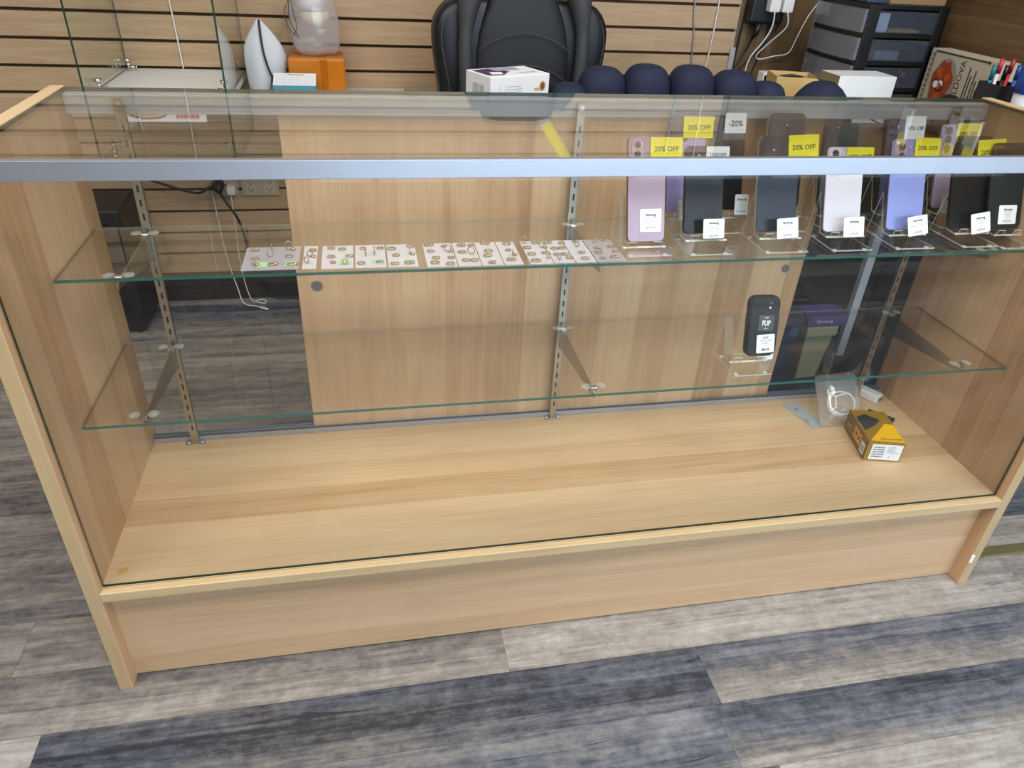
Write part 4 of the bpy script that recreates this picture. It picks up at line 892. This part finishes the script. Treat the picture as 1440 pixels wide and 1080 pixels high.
mb = MB(); mb.tube(spline([(1.935, YB - .022, 1.0), (1.930, YB - .022, .95), (1.885, YB - .022, .89), (1.84, YB - .022, .84), (1.80, YB - .022, .80)]), .0026, 7); mb.tube(spline([(1.90, YB - .022, .96), (1.885, YB - .022, .87), (1.866, YB - .022, .80), (1.862, YB - .022, .77)]), .0026, 7)
mb.build('wire', 'black', o)
# boxed gift standing against the right wall
fb = thing('gift_box', 'cream carton printed MOLDOVA leaning on the brown side wall', 'box', (2.232, 1.186, .7605), (0, 0, -PI / 2))
# local: x runs along the wall towards the viewer, front face looks to -y (into the aisle)
gw, gh, gd = .280, .198, .060
MB().box(0, -gd / 2, 0, gw, gd / 2, gh).build('box', plain('cream kraft', 'b9b09c', .7), fb, bevel=.001)
mb = MB(); yq = -gd / 2 - .0004
mb.prism([(.052 * math.cos(t) + .085, .072 * math.sin(t) + .108) for t in [2 * PI * i / 30 for i in range(30)]], yq, yq + .0003, 'y', 4)
mb.prism([(.042 * math.cos(t) * (1 + .12 * math.sin(5 * t)) + .078, .066 * math.sin(t) * (1 + .1 * math.sin(7 * t)) + .108) for t in [2 * PI * i / 40 for i in range(40)]], yq - .0003, yq, 'y', 0)
rnd = random.Random(6)
for i in range(16):
    a, r_ = rnd.uniform(0, 6.28), rnd.uniform(.0, .8); s_ = rnd.uniform(.006, .013)
    mb.prism([(s_ * math.cos(t) + .078 + .036 * r_ * math.cos(a), s_ * math.sin(t) + .108 + .058 * r_ * math.sin(a)) for t in [2 * PI * q / 7 + a for q in range(7)]], yq - .0006 - .00002 * i, yq - .0003, 'y', (1, 2, 3, 1)[i % 4])
Tm = Matrix.Translation((.146, yq - .0004, .116)) @ Matrix.Rotation(-PI / 2, 4, 'Y')
mb.text('MOLDOVA', .029, 0, 0, 0, 5, False, Tm, .95)
for j, (xx0, a, b) in enumerate(((.176, .03, .17), (.186, .03, .15), (.200, .04, .165), (.210, .04, .14), (.220, .05, .12), (.232, .05, .11))): mb.box(xx0, yq - .0004, a, xx0 + .004, yq, b, 3)
mb.box(.020, yq - .0004, .190, .235, yq, .194, 3); mb.box(.018, yq - .0004, .012, .022, yq, .190, 6); mb.prism([(.235, .187), (.247, .192), (.235, .197)], yq - .0004, yq, 'y', 3)
for i in range(12): mb.prism([(.0055 * math.cos(t) + .013, .006 * math.sin(t) + .02 + i * .0148) for t in [2 * PI * q / 6 for q in range(6)]], yq - .0004, yq, 'y', 6)
mb.build('printed_front', [plain('rust red print', '9a3f1c', .7), plain('orange print', 'b8561f', .7), 'paper', plain('brown black print', '3b3028', .7), plain('grey print', '8f8c82', .7), plain('maroon lettering', '4a2a22', .7), plain('tan border print', '7d7360', .7)], fb)
o = thing('dark_pouch', 'dark glossy pouch lying before the cream carton', 'pouch', (2.135, .97, .7605))
blob([(0, 0, 0, .05, .06), (0, 0, .02, .06, .07), (0, 0, .06, .05, .06), (0, 0, .092, .03, .04), (0, 0, .106, .008, .012)], 20, 'pouch', plain('dark glossy film', '1c1c1e', .25, 0, .6, .5), o, .05, 9)
pn = thing('pen_holder', 'black pen holder on the desk near the right panel', 'pen holder', (2.13, .80, .7605))
mb = MB(); mb.box(-.040, -.040, 0, .040, .040, .005); mb.box(-.040, -.040, .005, .040, -.036, .165); mb.box(-.040, .036, .005, .040, .040, .165); mb.box(-.040, -.036, .005, -.036, .036, .165); mb.box(.036, -.036, .005, .040, .036, .165)
mb.build('cup', 'black', pn, bevel=.001)
for i, (xx0, yy0, cc, capc, zt, lb) in enumerate(((-.025, .02, '1b8aa0', '0d6c80', .20, 'teal pen in the black holder'), (-.008, .022, 'd9d9d9', 'b5263a', .215, 'red capped white pen in the black holder'), (.012, .020, '1a1c22', '0d0e12', .20, 'black pen in the black holder'),
                                                  (.026, -.005, '2354a8', '1c3f86', .205, 'blue pen in the black holder'), (.028, .024, 'c22a3a', '8c1d2a', .215, 'red pen in the black holder'))):
    o = thing('pen', lb, 'pen', (2.13 + xx0, .80 + yy0, .7605 + .0055), group='pens in the black holder')
    MB().cyl((0, 0, 0), (0, 0, zt - .035), .0045, 10).build('barrel', plain('pen ' + cc, cc, .35), o)
    MB().cyl((0, 0, zt - .035), (0, 0, zt), .0055, 10).build('cap', plain('cap ' + capc, capc, .35), o)
pcup = thing('paper_cup', 'grey white cup with blue band by the right panel', 'cup', (2.105, .675, .7605))
MB().lathe([(.001, 0), (.030, 0), (.040, .165), (.001, .165)], (0, 0, 0), 28).build('cup', plain('grey white cup', 'c9cccf', .5), pcup)
MB().lathe([(.0385, 0), (.0425, .002), (.0425, .055), (.040, .060), (.001, .060)], (0, 0, .163), 28).build('blue_lid', plain('blue lid', '1f4fb0', .4), pcup)
o = thing('pencil', 'yellow pencil standing behind the blue lidded cup', 'pencil', (2.175, .71, .7605)); o.rotation_euler = (0, -.12, 0)
MB().cyl((0, 0, 0.001), (0, 0, .235), .004, 6).build('shaft', plain('pencil yellow', 'd99a1c', .4), o)
# under the desk, seen through the gap at the right
cr = thing('cream_bin', 'cream flip-top bin standing on the floor under the desk', 'bin', (1.868, .895, 0), (0, 0, .05))
mb = MB()
mb.loft([[Vector((sx * a, sy * a * .7, z)) for sx, sy in ((-1, -1), (1, -1), (1, 1), (-1, 1))] for z, a in ((0, .036), (.165, .050))], 0, smooth=False)
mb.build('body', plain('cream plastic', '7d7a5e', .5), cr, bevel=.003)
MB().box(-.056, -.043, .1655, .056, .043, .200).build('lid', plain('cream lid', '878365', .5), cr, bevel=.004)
o = thing('purple_box', 'purple carton with white lettering on the cream bin', 'box', (1.880, .895, .2008))
mb = MB(); mb.box(-.068, -.04, 0, .068, .04, .036, 0); mb.text('Samsung', .016, -.012, .018, -.0404, 1, False); mb.build('box', [plain('purple card', '372b63', .6), plain('lilac lettering', 'b9aed6', .6)], o)
o = thing('black_rack', 'black stepped wire rack under the desk', 'rack', (1.90, 1.10, 0))
mb = MB()
for i in range(7): mb.box(-.09, -.03, .16 + i * .022, .06 - i * .014, .03, .168 + i * .022)
mb.box(-.10, -.03, 0, -.09, .03, .33); mb.box(.06, -.03, 0, .07, .03, .18)
mb.build('rack', 'black', o)
o = thing('desk_post', 'grey steel post under the desk worktop', 'post', (2.07, 1.0, 0)); MB().box(-.014, -.010, 0, .014, .010, .7345).build('post', 'alu_dull', o)
o = thing('dark_sack', 'crumpled black sack on the floor under the desk', 'sack', (2.03, .83, 0.0065))
blob([(0, 0, 0, .07, .06), (0, 0, .02, .09, .07), (.01, 0, .06, .07, .06), (.01, 0, .10, .03, .03), (.01, 0, .115, .01, .01)], 22, 'sack', plain('black film', '101114', .25, 0, .6), o, .09, 4)
o = thing('floor_mat', 'dark blue black mat on the floor under the desk', 'mat'); MB().box(1.50, .50, .0004, XP - .04, 1.155, .006).build('mat', plain('blue black mat', '14161d', .8, vary=.2), o)

# ------------------------------------------------------------------ goods hung high on the walls (the glass mirrors them)
st = thing('hang_strip', 'slanting strip banded white, grey and yellow on the slat wall', 'strip', (1.085, YB - .0165, 1.225), (0, math.radians(36), 0))
for z0, z1, mt in ((0, .035, 'paper'), (.0352, .075, 'alu_dull'), (.0752, .24, 'yellow_paper')): MB().box(-.018, -.002, z0, .018, 0, z1).build('band', mt, st)
for i, (yv, zv) in enumerate(((1.30, 1.15), (1.08, 1.13), (1.0, 1.12))):
    o = thing('hanging_packet', 'small packet with a yellow tag hung on the brown side wall', 'packet', (XP - .003, yv, zv), (0, 0, -PI / 2), 'tag packets on the side wall')
    MB().box(-.025, -.012, 0, .025, 0, .08).build('packet', 'alu_dull', o, bevel=.004); MB().box(-.02, -.003, .081, .02, 0, .12).build('yellow_tag', 'yellow_paper', o)

# ------------------------------------------------------------------ light, sky and camera
W = bpy.data.worlds.new('sky'); S.world = W; W.use_nodes = True
bg = W.node_tree.nodes['Background']; bg.inputs[0].default_value = (.72, .86, 1.0, 1); bg.inputs[1].default_value = 4.5
def area(name, loc, rot, sx, sy, power, col, portal=False):
    d = bpy.data.lights.new(name, 'AREA'); d.shape = 'RECTANGLE'; d.size = sx; d.size_y = sy; d.energy = power; d.color = col
    if portal: d.cycles.is_portal = True
    o = bpy.data.objects.new(name, d); COL.objects.link(o); o.location = loc; o.rotation_euler = rot; return o
area('window_portal', ((WX0 + WX1) / 2, YF - .09, (WZ0 + WZ1) / 2), (PI / 2, 0, 0), WX1 - WX0, WZ1 - WZ0, 1, (1, 1, 1), True)
for x, y, e in ((-1.2, -1.2, 22), (.5, -1.2, 26), (2.2, -1.2, 24), (-.4, -.35, 27), (1.5, -.35, 27)):
    area('ceiling_lamp', (x, y, ZC - .01), (0, 0, 0), 1.15, .55, e, (1, .97, .93))

CX, CY, CZ, yaw, pit, rol, F = .4906, -.9352, 1.2185, .2185, .5639, .0568, 1027.4
fw = Vector((math.sin(yaw) * math.cos(pit), math.cos(yaw) * math.cos(pit), -math.sin(pit)))
r0 = Vector((math.cos(yaw), -math.sin(yaw), 0)); u0 = r0.cross(fw)
rt = r0 * math.cos(rol) + u0 * math.sin(rol); up = -r0 * math.sin(rol) + u0 * math.cos(rol)
cam = bpy.data.cameras.new('camera'); co = bpy.data.objects.new('camera', cam); COL.objects.link(co)
mw = Matrix((rt, up, -fw)).transposed().to_4x4(); mw.translation = (CX, CY, CZ); co.matrix_world = mw
cam.sensor_fit = 'HORIZONTAL'; cam.sensor_width = 36; cam.lens = 36 * F / 1440; cam.clip_start = .02
S.camera = co
vs = S.view_settings; vs.view_transform = 'Standard'; vs.look = 'None'; vs.exposure = 0.0; vs.gamma = 1.0; vs.use_curve_mapping = False
S.cycles.max_bounces = 12; S.cycles.transparent_max_bounces = 40; S.cycles.diffuse_bounces = 4; S.cycles.glossy_bounces = 5
S.cycles.caustics_reflective = False; S.cycles.caustics_refractive = False
